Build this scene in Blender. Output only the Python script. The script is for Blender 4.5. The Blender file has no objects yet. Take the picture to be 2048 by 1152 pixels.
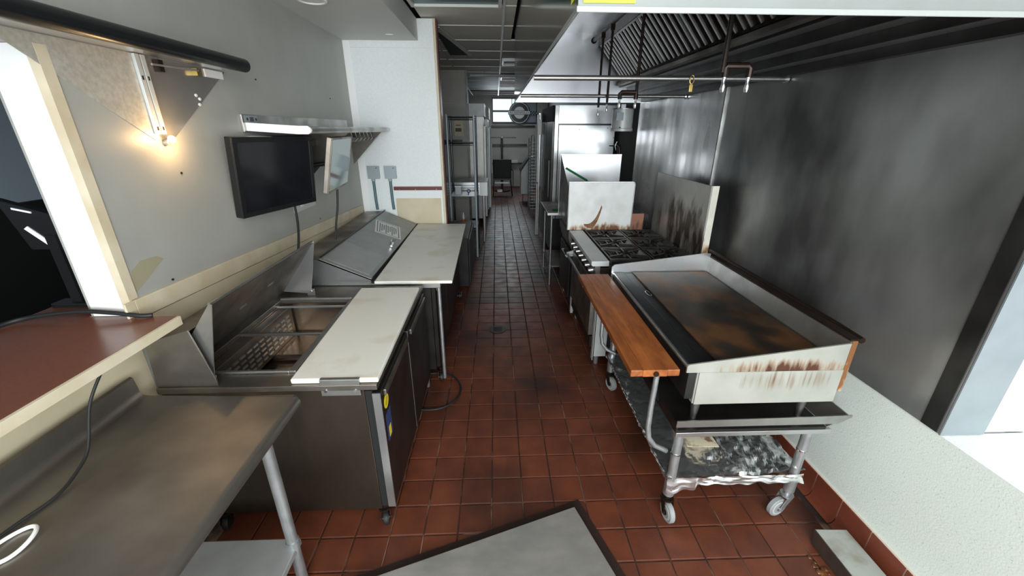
import bpy, math, random
from mathutils import Vector, Matrix, noise
random.seed(7)
S = bpy.context.scene
COL = S.collection
# ------------------------------------------------------------ camera, world, light, exposure
CAM_H = 1.809
cd = bpy.data.cameras.new('camera'); cam = bpy.data.objects.new('camera', cd); COL.objects.link(cam)
cd.sensor_width = 36.0; cd.lens = 808.05 / 2048 * 36.0; cd.clip_start = 0.02; cd.clip_end = 100
pitch, yaw, roll = 0.375228391, 0.0374724967, 0.00197255645
cy, sy, cp, sp = math.cos(yaw), math.sin(yaw), math.cos(pitch), math.sin(pitch)
f = Vector((sy*cp, cy*cp, -sp)); r = Vector((cy, -sy, 0)); u = r.cross(f)
r2 = r*math.cos(roll) + u*math.sin(roll); u2 = -r*math.sin(roll) + u*math.cos(roll)
mw = Matrix((r2, u2, -f)).transposed().to_4x4(); mw.translation = Vector((0, 0, CAM_H))
cam.matrix_world = mw
S.camera = cam
W = bpy.data.worlds.new('world'); S.world = W; W.use_nodes = True
W.node_tree.nodes['Background'].inputs[0].default_value = (0.80, 0.90, 1.0, 1)
W.node_tree.nodes['Background'].inputs[1].default_value = 0.43

def area(name, loc, rot, sx, sy_, power, col=(1, 1, 1)):
    l = bpy.data.lights.new(name, 'AREA'); l.shape = 'RECTANGLE'; l.size = sx; l.size_y = sy_
    l.energy = power; l.color = col
    o = bpy.data.objects.new(name, l); o.location = loc; o.rotation_euler = rot; COL.objects.link(o); return o
# daylight through the shop window behind the camera
area('window_daylight', (0.3, -2.6, 1.9), (math.radians(90), 0, 0), 3.2, 1.9, 270, (0.90, 0.97, 1.0))
# ceiling light in the room behind the camera
area('front_room_ceiling_light', (0.2, -0.7, 2.7), (0, 0, 0), 1.2, 0.6, 34, (1.0, 0.97, 0.92))
# daylight through the rear window
area('rear_window_daylight', (0.35, 13.8, 2.35), (math.radians(-90), 0, 0), 1.2, 0.55, 24, (0.85, 0.95, 1.0))
# added fill light, brightens the rear sign and walls
area('rear_fill_light', (0.3, 12.2, 2.72), (0, 0, 0), 1.2, 0.6, 15, (0.95, 0.98, 1.0))
S.view_settings.view_transform = 'Standard'; S.view_settings.look = 'None'
S.view_settings.gamma = 1; S.view_settings.use_curve_mapping = False
S.view_settings.exposure = 0.0

# ------------------------------------------------------------ materials
MATS = {}
def mat(name, col, rough=0.5, metal=0.0, noise_scale=0, col2=None, amount=1.0, bump=0.0, bump_scale=None,
        stretch=(1, 1, 1), lo=0.35, hi=0.65, rand=0.0, emit=None, estr=0, trans=0, rough2=None, detail=4, col3=None, scale3=1.5, lo3=.5, hi3=.7, coat=0):
    m = bpy.data.materials.new(name); m.use_nodes = True; MATS[name] = m
    nt = m.node_tree; N = nt.nodes; L = nt.links; b = N['Principled BSDF']
    b.inputs['Roughness'].default_value = rough; b.inputs['Metallic'].default_value = metal
    b.inputs['Base Color'].default_value = (*col, 1)
    if coat: b.inputs['Coat Weight'].default_value = coat
    if trans: b.inputs['Transmission Weight'].default_value = trans
    if emit: b.inputs['Emission Color'].default_value = (*emit, 1); b.inputs['Emission Strength'].default_value = estr
    out = None
    if noise_scale or bump or rand or col3:
        geo = N.new('ShaderNodeNewGeometry'); mp = N.new('ShaderNodeMapping'); mp.inputs['Scale'].default_value = stretch
        L.new(geo.outputs['Position'], mp.inputs['Vector'])
    if noise_scale:
        n = N.new('ShaderNodeTexNoise'); n.inputs['Scale'].default_value = noise_scale; n.inputs['Detail'].default_value = detail
        L.new(mp.outputs[0], n.inputs['Vector'])
        mr = N.new('ShaderNodeMapRange'); mr.inputs['From Min'].default_value = lo; mr.inputs['From Max'].default_value = hi
        mr.inputs['To Max'].default_value = amount
        L.new(n.outputs['Fac'], mr.inputs['Value'])
        mx = N.new('ShaderNodeMix'); mx.data_type = 'RGBA'
        mx.inputs[6].default_value = (*col, 1); mx.inputs[7].default_value = (*(col2 or col), 1)
        L.new(mr.outputs[0], mx.inputs[0]); out = mx.outputs[2]
        if rough2 is not None:
            rr = N.new('ShaderNodeMapRange'); rr.inputs['From Max'].default_value = amount
            rr.inputs['To Min'].default_value = rough; rr.inputs['To Max'].default_value = rough2
            L.new(mr.outputs[0], rr.inputs['Value']); L.new(rr.outputs[0], b.inputs['Roughness'])
    if col3:
        n3 = N.new('ShaderNodeTexNoise'); n3.inputs['Scale'].default_value = scale3; n3.inputs['Detail'].default_value = 5
        L.new(geo.outputs['Position'], n3.inputs['Vector'])
        m3 = N.new('ShaderNodeMapRange'); m3.inputs['From Min'].default_value = lo3; m3.inputs['From Max'].default_value = hi3
        L.new(n3.outputs['Fac'], m3.inputs['Value'])
        x3 = N.new('ShaderNodeMix'); x3.data_type = 'RGBA'; x3.inputs[7].default_value = (*col3, 1)
        if out: L.new(out, x3.inputs[6])
        else: x3.inputs[6].default_value = (*col, 1)
        L.new(m3.outputs[0], x3.inputs[0]); out = x3.outputs[2]
    if rand:
        oi = N.new('ShaderNodeObjectInfo'); ad = N.new('ShaderNodeMath'); ad.operation = 'ADD'
        L.new(oi.outputs['Random'], ad.inputs[0]); L.new(geo.outputs['Random Per Island'], ad.inputs[1])
        fr = N.new('ShaderNodeMath'); fr.operation = 'FRACT'; L.new(ad.outputs[0], fr.inputs[0])
        mr2 = N.new('ShaderNodeMapRange'); mr2.inputs['To Min'].default_value = 1-rand; mr2.inputs['To Max'].default_value = 1+rand
        L.new(fr.outputs[0], mr2.inputs['Value'])
        hs = N.new('ShaderNodeHueSaturation'); L.new(mr2.outputs[0], hs.inputs['Value'])
        if out: L.new(out, hs.inputs['Color'])
        else: hs.inputs['Color'].default_value = (*col, 1)
        out = hs.outputs[0]
    if out: L.new(out, b.inputs['Base Color'])
    if bump:
        n2 = N.new('ShaderNodeTexNoise'); n2.inputs['Scale'].default_value = bump_scale or 60; n2.inputs['Detail'].default_value = 3
        L.new(mp.outputs[0], n2.inputs['Vector'])
        bp = N.new('ShaderNodeBump'); bp.inputs['Strength'].default_value = bump; bp.inputs['Distance'].default_value = 0.004
        L.new(n2.outputs['Fac'], bp.inputs['Height']); L.new(bp.outputs[0], b.inputs['Normal'])
    return m
mat('steel', (.56, .56, .55), .30, .95, 6, (.34, .33, .31), .8, stretch=(1, 1, 1), rough2=.42)
mat('steel_dull', (.31, .285, .255), .33, .9, 4, (.13, .112, .095), .9, rough2=.5)
mat('steel_table', (.33, .305, .275), .34, .9, 3, (.15, .135, .118), .9, stretch=(1, 1, 1), rough2=.5, lo=.3, hi=.7)
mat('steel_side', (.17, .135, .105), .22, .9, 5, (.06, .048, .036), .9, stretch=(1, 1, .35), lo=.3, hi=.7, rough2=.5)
mat('steel_bright', (.66, .67, .68), .28, .9, 4, (.54, .55, .56), .6)
mat('steel_mirror', (.70, .71, .72), .14, 1.0, 5, (.5, .5, .51), .5)
mat('steel_matte', (.40, .41, .41), .5, .45, 10, (.33, .33, .33), .6)
mat('steel_plate', (.46, .44, .41), .38, .6, 5, (.30, .29, .275), .8, stretch=(1, 2, 1), rough2=.5)
mat('steel_tray', (.50, .52, .48), .45, .4, 9, (.25, .19, .12), .8, lo=.5, hi=.75)
mat('lid_steel', (.36, .37, .36), .48, .6, 5, (.27, .28, .27), .6)
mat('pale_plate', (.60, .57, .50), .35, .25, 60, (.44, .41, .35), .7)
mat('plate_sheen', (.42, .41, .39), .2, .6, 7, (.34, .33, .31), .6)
mat('corner_steel', (.30, .335, .36), .5, .4, 8, (.25, .28, .30), .6)
mat('black_iron', (.018, .017, .017), .5, .3, 20, (.06, .05, .045), .8, bump=.3, bump_scale=80)
mat('black_plastic', (.012, .012, .013), .28)
mat('screen_black', (.008, .009, .011), .12, 0, 4, (.018, .02, .024), .8)
mat('screen_grey', (.30, .36, .36), .10, .55)
mat('rubber', (.012, .012, .012), .6)
mat('dark_gap', (.006, .006, .006), .8)
mat('dark_body', (.035, .032, .030), .4, .5, 6, (.015, .013, .012), .8)
mat('board_white', (.82, .81, .74), .45, 0, 5, (.50, .40, .22), .8, lo=.54, hi=.92, stretch=(1, 1, 1), bump=.05, bump_scale=150, detail=6)
mat('griddle', (.062, .048, .038), .36, .5, 5.5, (.21, .095, .035), 1, stretch=(1, .7, 1), lo=.42, hi=.64, rough2=.45, detail=8, col3=(.012, .010, .009), scale3=2.6, lo3=.50, hi3=.66)
mat('griddle_trough', (.05, .052, .055), .38, .8, 7, (.025, .025, .026), .8)
mat('wood', (.40, .125, .030), .42, 0, 14, (.24, .062, .014), .9, stretch=(3, .5, 3), rand=.12, coat=.15, col3=(.12, .035, .01), scale3=6, lo3=.64, hi3=.8)
mat('tile', (.145, .041, .019), .38, 0, 9, (.10, .027, .013), .9, rand=.16, bump=.15, bump_scale=90, rough2=.5, col3=(.030, .012, .009), scale3=1.1, lo3=.46, hi3=.64)
mat('cove_tile', (.19, .050, .026), .36, 0, 12, (.15, .038, .020), .8, rand=.07)
mat('grout', (.028, .016, .011), .8, 0, 5, (.26, .17, .12), 1, lo=.50, hi=.60, col3=(.015, .009, .007), scale3=.8, lo3=.45, hi3=.6)
mat('grout_light', (.62, .50, .42), .8)
mat('wall_paint', (.42, .418, .385), .42, 0, 3, (.36, .358, .33), .7, bump=.06, bump_scale=30)
mat('wall_cream', (.66, .58, .41), .45, 0, 5, (.56, .48, .33), .7)
mat('trim_cream', (.70, .62, .47), .5, 0, 7, (.56, .46, .30), .7)
mat('white_paint', (.84, .87, .87), .45, 0, 60, (.76, .80, .80), .6, bump=.1, bump_scale=120)
mat('white_gloss', (.92, .92, .91), .35)
mat('wall_peel', (.36, .33, .22), .6)
mat('frp', (.88, .96, .90), .45, 0, 190, (.50, .60, .56), .9, lo=.66, hi=.72, bump=.2, bump_scale=150, detail=2)
mat('laminate', (.20, .074, .044), .26, 0, 80, (.175, .065, .038), .6)
mat('ceil_panel', (.80, .78, .72), .8, 0, 3, (.72, .70, .63), .8, rand=.06)
mat('ceil_grid', (.75, .75, .70), .5, .2)
mat('ceil_dark', (.05, .05, .05), .7)
mat('soffit', (.66, .66, .64), .6, 0, 3, (.60, .60, .58), .5)
mat('wall_steel_dark', (.40, .41, .405), .30, .65, 1.7, (.10, .102, .10), 1, stretch=(1, 1, .5), lo=.36, hi=.60, rough2=.38, detail=4, bump=.04, bump_scale=200)
mat('wall_steel_pale', (.86, .86, .87), .24, .95, 2.5, (.36, .36, .36), .8, stretch=(1, 2, .5), lo=.35, hi=.7, rough2=.4)
mat('hood_steel', (.84, .845, .87), .32, 1, 1.5, (.55, .55, .57), .5, rough2=.30, detail=1)
mat('hood_skin', (.50, .50, .48), .13, 1.0, 2, (.42, .42, .40), .5, detail=1)
mat('hood_dark', (.10, .10, .10), .38, .85, 4, (.04, .04, .04), .8)
mat('hood_paint', (.22, .235, .225), .5, .1, 5, (.26, .28, .27), .6)
mat('lip_grey', (.36, .38, .36), .4, .1)
mat('filter', (.07, .065, .06), .38, .7, 10, (.03, .022, .017), .9)
mat('filter_edge', (.75, .75, .74), .35, .8)
mat('pipe_dark', (.012, .010, .009), .45, .3, 15, (.035, .017, .010), .7)
mat('pipe_brown', (.030, .017, .012), .4, .5, 15, (.025, .014, .01), .7)
mat('galv', (.52, .53, .54), .42, .8, 14, (.36, .37, .38), .8)
mat('chrome', (.72, .72, .72), .18, 1)
mat('foil', (.93, .94, .95), .24, .95)
mat('caster_grey', (.30, .31, .31), .5)
mat('yellow_label', (.70, .85, .02), .5)
mat('label_white', (.85, .85, .82), .5)
mat('label_text', (.03, .05, .03), .6)
mat('label_yellow', (.80, .62, .02), .5); mat('label_blue', (.03, .05, .16), .5)
mat('paper', (.88, .88, .86), .7); mat('paper_stain', (.70, .62, .45), .7, 0, 16, (.20, .09, .03), .9, lo=.5, hi=.62)
mat('ink', (.10, .10, .11), .7)
mat('grey_box', (.35, .40, .43), .45, .2); mat('conduit', (.10, .17, .19), .4, .5)
mat('red_strip', (.16, .022, .014), .4)
mat('cream', (.42, .41, .36), .5, 0, 4, (.36, .35, .30), .7)
mat('rear_grey', (.50, .51, .48), .6, 0, 3, (.44, .45, .43), .6)
mat('dark_wall', (.05, .05, .05), .7); mat('blue_grey', (.32, .38, .44), .7)
mat('green_plastic', (.01, .14, .04), .4); mat('blue_plastic', (.01, .05, .16), .4)
mat('grease', (.16, .06, .012), .18, 0, 20, (.05, .02, .008), .9)
mat('dark_brown', (.022, .010, .007), .55)
mat('arc_rust', (.28, .115, .03), .5, 0, 25, (.10, .04, .015), .8)
mat('well_steel', (.50, .41, .33), .24, .95, 5, (.34, .27, .21), .6)
mat('grate_iron', (.10, .095, .09), .34, .7, 14, (.03, .026, .022), .8)
mat('brass', (.55, .38, .12), .3, .9)
mat('white_metal', (.62, .64, .63), .4, .15, 6, (.48, .50, .49), .5)
mat('bulb', (1, .8, .5), .4, emit=(1, .62, .22), estr=16)
mat('sky_pane', (.7, .8, .85), .3, 0, emit=(.70, .92, 1.0), estr=1.25)
mat('sign_white', (.90, .91, .94), .5); mat('orange', (.6, .12, .03), .5)
mat('bar_dark', (.012, .014, .016), .3, .3)

def rust_band(name, base, zc, zw, axis, xc, xw, off=-1.5, c1=(.42, .22, .09), c2=(.09, .035, .02), ns=34, st=(1, 1, .16), metal=.35, rough=.45, amp=4.6):
    m = mat(name, base, rough, metal, 8, (base[0]*.8, base[1]*.8, base[2]*.78), .7)
    nt = m.node_tree; N = nt.nodes; L = nt.links; b = N['Principled BSDF']
    src = b.inputs['Base Color'].links[0].from_socket
    geo = N.new('ShaderNodeNewGeometry'); sep = N.new('ShaderNodeSeparateXYZ'); L.new(geo.outputs['Position'], sep.inputs[0])
    def dist(sock, c, w):
        a = N.new('ShaderNodeMath'); a.operation = 'SUBTRACT'; L.new(sock, a.inputs[0]); a.inputs[1].default_value = c
        d = N.new('ShaderNodeMath'); d.operation = 'DIVIDE'; L.new(a.outputs[0], d.inputs[0]); d.inputs[1].default_value = w
        e = N.new('ShaderNodeMath'); e.operation = 'MULTIPLY'; L.new(d.outputs[0], e.inputs[0]); L.new(d.outputs[0], e.inputs[1]); return e
    dz = dist(sep.outputs['Z'], zc, zw); dx = dist(sep.outputs[axis], xc, xw)
    ad = N.new('ShaderNodeMath'); ad.operation = 'ADD'; L.new(dz.outputs[0], ad.inputs[0]); L.new(dx.outputs[0], ad.inputs[1])
    mp = N.new('ShaderNodeMapping'); mp.inputs['Scale'].default_value = st; L.new(geo.outputs['Position'], mp.inputs[0])
    n = N.new('ShaderNodeTexNoise'); n.inputs['Scale'].default_value = ns; n.inputs['Detail'].default_value = 6; L.new(mp.outputs[0], n.inputs[0])
    k = N.new('ShaderNodeMath'); k.operation = 'MULTIPLY_ADD'; L.new(n.outputs['Fac'], k.inputs[0]); k.inputs[1].default_value = amp; k.inputs[2].default_value = off
    sb = N.new('ShaderNodeMath'); sb.operation = 'SUBTRACT'; L.new(k.outputs[0], sb.inputs[0]); L.new(ad.outputs[0], sb.inputs[1]); sb.use_clamp = True
    cr = N.new('ShaderNodeValToRGB'); cr.color_ramp.elements[0].color = (*c1, 1); cr.color_ramp.elements[1].color = (*c2, 1); L.new(sb.outputs[0], cr.inputs[0])
    mx = N.new('ShaderNodeMix'); mx.data_type = 'RGBA'; L.new(sb.outputs[0], mx.inputs[0]); L.new(src, mx.inputs[6]); L.new(cr.outputs[0], mx.inputs[7]); L.new(mx.outputs[2], b.inputs['Base Color'])
rust_band('steel_rust', (.46, .455, .41), .864, .058, 'X', 1.22, .30, -.42, (.50, .27, .10), (.10, .035, .02), 46, (1, 1, .14), .35, .45, 2.9)
rust_band('steel_drip', (.46, .455, .41), .815, .075, 'X', 1.20, .34, -1.05, (.34, .27, .18), (.16, .08, .04), 60, (1, 1, .05), .35, .45, 2.9)
rust_band('shield_white', (.80, .80, .78), .895, .065, 'X', 1.05, .34, -.95, (.62, .36, .12), (.20, .08, .03), 20, (1, 1, .3), .1)
rust_band('riser_steel', (.42, .41, .385), 1.00, .34, 'Y', 3.10, .60, -1.75, (.20, .16, .12), (.045, .03, .022), 9, (1, 1, .35), .45, .4, 5.5)
rust_band('riser_end', (.80, .76, .66), .97, .12, 'Y', 2.8, 3.0, -1.6, (.70, .42, .14), (.38, .16, .04), 18, (1, 1, .5), .1)
rust_band('flue_end', (.50, .42, .32), .92, .14, 'X', 1.47, .3, -.7, (.50, .24, .08), (.22, .09, .03), 30, (1, 1, .4), .1)
rust_band('side_piece', (.34, .15, .10), .93, .08, 'X', 1.34, .2, -1.4, (.5, .25, .14), (.15, .06, .04), 18)

# ------------------------------------------------------------ mesh builder
class B:
    def __init__(s): s.v = []; s.f = []
    def add(s, vs, fs):
        o = len(s.v); s.v += [tuple(v) for v in vs]; s.f += [tuple(i+o for i in q) for q in fs]; return s
    def box(s, x0, x1, y0, y1, z0, z1):
        vs = [(x, y, z) for z in (z0, z1) for x, y in ((x0, y0), (x1, y0), (x1, y1), (x0, y1))]
        return s.add(vs, [(3, 2, 1, 0), (4, 5, 6, 7), (0, 1, 5, 4), (1, 2, 6, 5), (2, 3, 7, 6), (3, 0, 4, 7)])
    def prism(s, poly, vec):
        """polygon (3-D points) extruded along vec"""
        n = len(poly); V = Vector(vec); P = [Vector(p) for p in poly]
        nr = Vector((0, 0, 0))
        for i in range(n): nr += P[i].cross(P[(i+1) % n])
        if nr.dot(V) < 0: P.reverse()
        vs = P + [p+V for p in P]
        return s.add(vs, [tuple(range(n-1, -1, -1)), tuple(range(n, 2*n))] + [(i, (i+1) % n, (i+1) % n+n, i+n) for i in range(n)])
    def tube(s, pts, rad, n=10, close=False):
        P = [Vector(p) for p in pts]; m = len(P); vs = []; fs = []; prev = None
        rads = rad if isinstance(rad, (list, tuple)) else [rad]*m
        for i, p in enumerate(P):
            if close: t = P[(i+1) % m]-P[i-1]
            else: t = (P[min(i+1, m-1)]-P[max(i-1, 0)])
            t.normalize()
            if prev is None: a = t.orthogonal().normalized()
            else:
                a = prev-t*prev.dot(t)
                a = a.normalized() if a.length > 1e-6 else t.orthogonal().normalized()
            prev = a; b = t.cross(a)
            for k in range(n):
                an = 2*math.pi*k/n; vs.append(p+(a*math.cos(an)+b*math.sin(an))*rads[i])
        R = m if close else m-1
        for i in range(R):
            for k in range(n):
                j = (i+1) % m; fs.append((i*n+k, i*n+(k+1) % n, j*n+(k+1) % n, j*n+k))
        if not close: fs += [tuple(range(n-1, -1, -1)), tuple((m-1)*n+k for k in range(n))]
        return s.add(vs, fs)
    def cable(s, pts, rad, n=8, k=6):
        P = [Vector(p) for p in pts]; out = []
        for i in range(len(P)-1):
            a, b, c, d = P[max(i-1, 0)], P[i], P[i+1], P[min(i+2, len(P)-1)]
            for j in range(k):
                t = j/k
                out.append(.5*((2*b)+(c-a)*t+(2*a-5*b+4*c-d)*t*t+(3*b-a-3*c+d)*t**3))
        out.append(P[-1]); return s.tube(out, rad, n)
    def cyl(s, p0, p1, rad, n=16, r2=None): return s.tube([p0, p1], [rad, rad if r2 is None else r2], n)
    def ball(s, c, rad, n=12, m=8, sz=1):
        pts = [(c[0], c[1], c[2]-rad*sz*math.cos(math.pi*i/m)) for i in range(m+1)]
        return s.tube(pts, [max(rad*math.sin(math.pi*i/m), .0003) for i in range(m+1)], n)
    def grid(s, fn, nu, nv):
        vs = [fn(i/nu, j/nv) for j in range(nv+1) for i in range(nu+1)]
        return s.add(vs, [(j*(nu+1)+i, j*(nu+1)+i+1, (j+1)*(nu+1)+i+1, (j+1)*(nu+1)+i) for j in range(nv) for i in range(nu)])
    def xf(s, M): s.v = [tuple(M @ Vector(v)) for v in s.v]; return s
    def build(s, name, m, parent=None, bevel=0, smooth=False, kind=None, label=None, solid=0):
        me = bpy.data.meshes.new(name)
        off = Vector((0, 0, 0))
        if parent is not None:
            p = parent
            while p is not None: off = off+p.location; p = p.parent
            vs = [tuple(Vector(v)-off) for v in s.v]
            loc = Vector((0, 0, 0))
        else:
            xs = list(zip(*s.v)); loc = Vector(((min(xs[0])+max(xs[0]))/2, (min(xs[1])+max(xs[1]))/2, min(xs[2])))
            vs = [tuple(Vector(v)-loc) for v in s.v]
        me.from_pydata(vs, [], s.f); me.update()
        me.materials.append(MATS[m])
        o = bpy.data.objects.new(name, me); COL.objects.link(o); o.parent = parent; o.location = loc
        if smooth:
            for p in me.polygons: p.use_smooth = True
            try: me.set_sharp_from_angle(angle=math.radians(35))
            except Exception: pass
        if bevel:
            b = o.modifiers.new('bevel', 'BEVEL'); b.width = bevel; b.segments = 2; b.limit_method = 'ANGLE'
        if solid:
            b = o.modifiers.new('solid', 'SOLIDIFY'); b.thickness = solid
        if kind: o['kind'] = kind
        if label: o['label'] = label
        return o
def box(*a): return B().box(*a)
def tag(o, label, cat, group=None):
    o['label'] = label; o['category'] = cat
    if group: o['group'] = group
    return o
def thing(name, label, cat, loc=(0, 0, 0), group=None):
    o = bpy.data.objects.new(name, None); COL.objects.link(o); o.location = loc; o.empty_display_size = .1
    return tag(o, label, cat, group)
def st(o): o['kind'] = 'structure'; return o
def text(name, body, size, m, parent, M, ext=.0006, align='CENTER'):
    c = bpy.data.curves.new(name, 'FONT'); c.body = body; c.size = size; c.extrude = ext; c.align_x = align; c.align_y = 'CENTER'
    t = bpy.data.objects.new('tmp', c); COL.objects.link(t)
    dg = bpy.context.evaluated_depsgraph_get(); me = bpy.data.meshes.new_from_object(t.evaluated_get(dg)); bpy.data.objects.remove(t)
    off = Vector((0, 0, 0)); p = parent
    while p is not None: off = off+p.location; p = p.parent
    me.transform(Matrix.Translation(-off) @ M); me.materials.clear(); me.materials.append(MATS[m])
    o = bpy.data.objects.new(name, me); COL.objects.link(o); o.parent = parent; return o
def frame(origin, xa, ya):
    x = Vector(xa).normalized(); y = Vector(ya).normalized(); z = x.cross(y)
    M = Matrix((x, y, z)).transposed().to_4x4(); M.translation = Vector(origin); return M

XL, XR = -1.43, 1.655
T = .162; X0 = -.0456354; Y0 = 2.351754
# ------------------------------------------------------------ floor
fl = st(box(-3.2, 1.80, -2.4, 14.1, -.06, -.004).build('floor', 'grout'))
tb = B(); g = .0055; h = T/2-g/2; ch = .004
tb.add([(-h, -h, -.006), (h, -h, -.006), (h, h, -.006), (-h, h, -.006), (-h, -h, -.001), (h, -h, -.001), (h, h, -.001), (-h, h, -.001),
        (-h+ch, -h+ch, .001), (h-ch, -h+ch, .001), (h-ch, h-ch, .001), (-h+ch, h-ch, .001)],
       [(0, 1, 5, 4), (1, 2, 6, 5), (2, 3, 7, 6), (3, 0, 4, 7), (4, 5, 9, 8), (5, 6, 10, 9), (6, 7, 11, 10), (7, 4, 8, 11), (8, 9, 10, 11)])
tmesh = None; cnt = 0
rest = B()
spots = []
for j in range(-27, 72):
    for i in range(-20, 11):
        cx, cy_ = X0+(i+.5)*T, Y0+(j+.5)*T
        if cx > 1.64 or cx < -3.1 or cy_ > 14: continue
        if cy_ < 4.4 and cx < -1.35: continue
        spots.append((cx, cy_))
vis = [p for p in spots if 1.05 < p[1] < 5.2 and -.95 < p[0] < 1.64 and not (p[0] < -.62 and p[1] > 1.45)
       and not (p[0] > .78 and p[1] > 2.9)]
vis.sort(key=lambda p: p[1]); vis = set(vis[:296])
for cx, cy_ in spots:
    if (cx, cy_) in vis:
        if tmesh is None:
            o = tb.build('floor_tile', 'tile', fl); tmesh = o.data
            tmesh.transform(Matrix.Translation(fl.location))
        else:
            o = bpy.data.objects.new('floor_tile', tmesh); COL.objects.link(o); o.parent = fl
        o.location = Vector((cx, cy_, random.uniform(-.0008, .0008)))-fl.location
        o.rotation_euler = (random.uniform(-.002, .002), random.uniform(-.002, .002), random.uniform(-.006, .006))
    else:
        rest.add([(v[0]+cx, v[1]+cy_, v[2]) for v in tb.v], tb.f)
rest.build('floor_tiles', 'tile', fl, kind='stuff')
# ------------------------------------------------------------ right wall, cove base
WR = st(B().prism([(XR, 1.153, .74), (XR, 1.153, 2.9), (XR, 14.1, 2.9), (XR, 14.1, 0), (XR, -2.4, 0), (XR, -2.4, .74)], (.03, 0, 0)).build('wall_right', 'frp'))
box(XR+.03, 1.99, -2.4, 1.153, .70, .739).build('ledge', 'frp', WR)
st(box(1.99, 2.05, -2.4, 1.2, 0, 2.9).build('wall_right_recess', 'white_gloss'))
st(box(XR+.031, 1.985, 1.16, 1.2, .741, 2.9).build('wall_right_return', 'white_gloss'))
box(XR-.006, 1.82, 1.146, 1.1525, .742, 2.30).build('corner_cladding', 'corner_steel', WR, bevel=.001, label='pale grey steel return at the end of the wall cladding')
box(XR-.006, XR-.0005, 1.1535, 3.118, .745, 2.10).build('wall_panel', 'wall_steel_dark', WR, label='darker mottled stainless wall panel')  # near panel in darker, mottled steel than the far one
box(XR-.006, XR-.0005, 3.142, 5.0, .745, 2.10).build('wall_panel', 'wall_steel_pale', WR, label='brighter stainless wall panel')
box(XR-.010, XR-.0005, 1.16, 1.22, .747, 2.09).build('edge_strip', 'hood_dark', WR)
s = B(); s.box(XR-.012, XR-.0005, 3.118, 3.142, .745, 2.10); s.box(XR-.018, XR-.011, 3.121, 3.124, .745, 2.10); s.box(XR-.018, XR-.011, 3.136, 3.139, .745, 2.10)
s.build('seam_strip', 'steel', WR)
box(XR-.003, XR-.0003, 5.0, 14.0, .0, 2.75).build('rear_cladding', 'dark_wall', WR)
BR = st(box(XR-.011, XR-.0005, .4, 5.0, .0, .151).build('baseboard_right', 'grout_light'))
cm = None
for k in range(26):
    y = .965+k*T
    c = B(); hh = T/2-.003
    prof = [(XR-.045, .001), (XR-.030, .006), (XR-.019, .022), (XR-.015, .05), (XR-.014, .148), (XR-.011, .152), (XR-.011, .001)]
    if cm is None:
        o = c.prism([(px, y-hh, pz) for px, pz in prof], (0, 2*hh, 0)).build('cove_tile', 'cove_tile', BR, smooth=True); cm = o
    else:
        o = cm.copy(); COL.objects.link(o); o.location = (0, k*T, 0)
# ------------------------------------------------------------ left wall with the serving opening
LW = B()
LW.box(XL-.17, XL, 1.50, 4.42, 0, 2.9)             # full-height part
LW.box(XL-.17, XL, -2.4, 1.50, 0, 1.085)           # half wall
LW.box(XL-.17, XL, -2.4, 1.50, 2.055, 2.9)         # above the opening
lw = st(LW.build('wall_left', 'wall_paint'))
box(XL-.155, XL-.028, 1.494, 1.4995, 1.122, 2.054).build('opening_jamb', 'white_gloss', lw, label='bright white jamb of the serving opening')
box(XL-.028, XL+.004, 1.490, 1.4995, 1.122, 2.054).build('jamb_edge', 'trim_cream', lw)
box(XL, XL+.004, 1.4995, 1.53, 1.185, 2.054).build('jamb_return', 'trim_cream', lw)
box(XL, XL+.002, -.6, 1.47, 0.05, 1.085).build('half_wall_face', 'wall_cream', lw, label='cream painted face of the half wall')
pe = [(1.53, 1.20), (1.53, 1.245), (1.545, 1.29), (1.60, 1.315), (1.68, 1.31), (1.71, 1.29), (1.66, 1.265), (1.58, 1.225)]
B().prism([(XL, y, z) for y, z in pe], (.0006, 0, 0)).build('peeled_patch', 'wall_peel', lw, label='olive patch where paint has peeled')
t1 = B().prism([(XL, 1.505, 1.105), (XL, 1.505, 1.182), (XL, 4.37, 1.055), (XL, 4.37, .975)], (.010, 0, 0))
t1.box(XL, XL+.010, 1.46, 1.505, 1.122, 1.182)
st(t1.build('trim_1', 'trim_cream', bevel=.002))
st(B().prism([(XL, 1.51, .86), (XL, 1.51, 1.10), (XL, 4.37, .972), (XL, 4.37, .80)], (.004, 0, 0)).build('baseboard_left', 'wall_cream'))
for y, z in ((2.28, 1.12), (1.95, 1.62), (2.75, 2.08), (3.9, 2.05), (1.72, 1.19), (3.3, 1.13)):
    B().cyl((XL, y, z), (XL+.004, y, z), .005, 8).build('wall_screw', 'black_iron', lw)
# partition wall across the left side
PW = st(box(XL-.17, -.575, 4.42, 4.54, 0, 2.759).build('wall_partition', 'white_paint'))
box(-1.08, -.60, 4.4175, 4.4195, .80, 1.115).build('lower_panel', 'wall_cream', PW, label='cream lower panel of the white wall')
box(-1.44, -.60, 4.4185, 4.4195, 2.52, 2.522).build('panel_joint', 'soffit', PW)
st(box(-.577, -.553, 4.40, 4.55, 0, 2.757).build('trim_2', 'trim_cream', bevel=.003))
st(box(-.552, -.546, 4.43, 4.55, 0, 2.757).build('trim_3', 'red_strip'))
st(box(-1.43, -1.36, 4.412, 4.4195, 0.78, 2.578).build('trim_4', 'white_gloss', bevel=.003))
ps = thing('red_bump_strip', 'thin dark red bumper strip on the white partition wall', 'strip', (-.84, 4.41, 1.19))
box(-1.09, -.583, 4.405, 4.4195, 1.200, 1.238).build('rail', 'red_strip', ps, bevel=.002)
box(-1.09, -.583, 4.402, 4.405, 1.216, 1.220).build('groove', 'pipe_dark', ps)
for x in (-1.03, -.86, -.64): B().cyl((x, 4.405, 1.211), (x, 4.400, 1.211), .004, 8).build('screw', 'chrome', ps)
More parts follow.
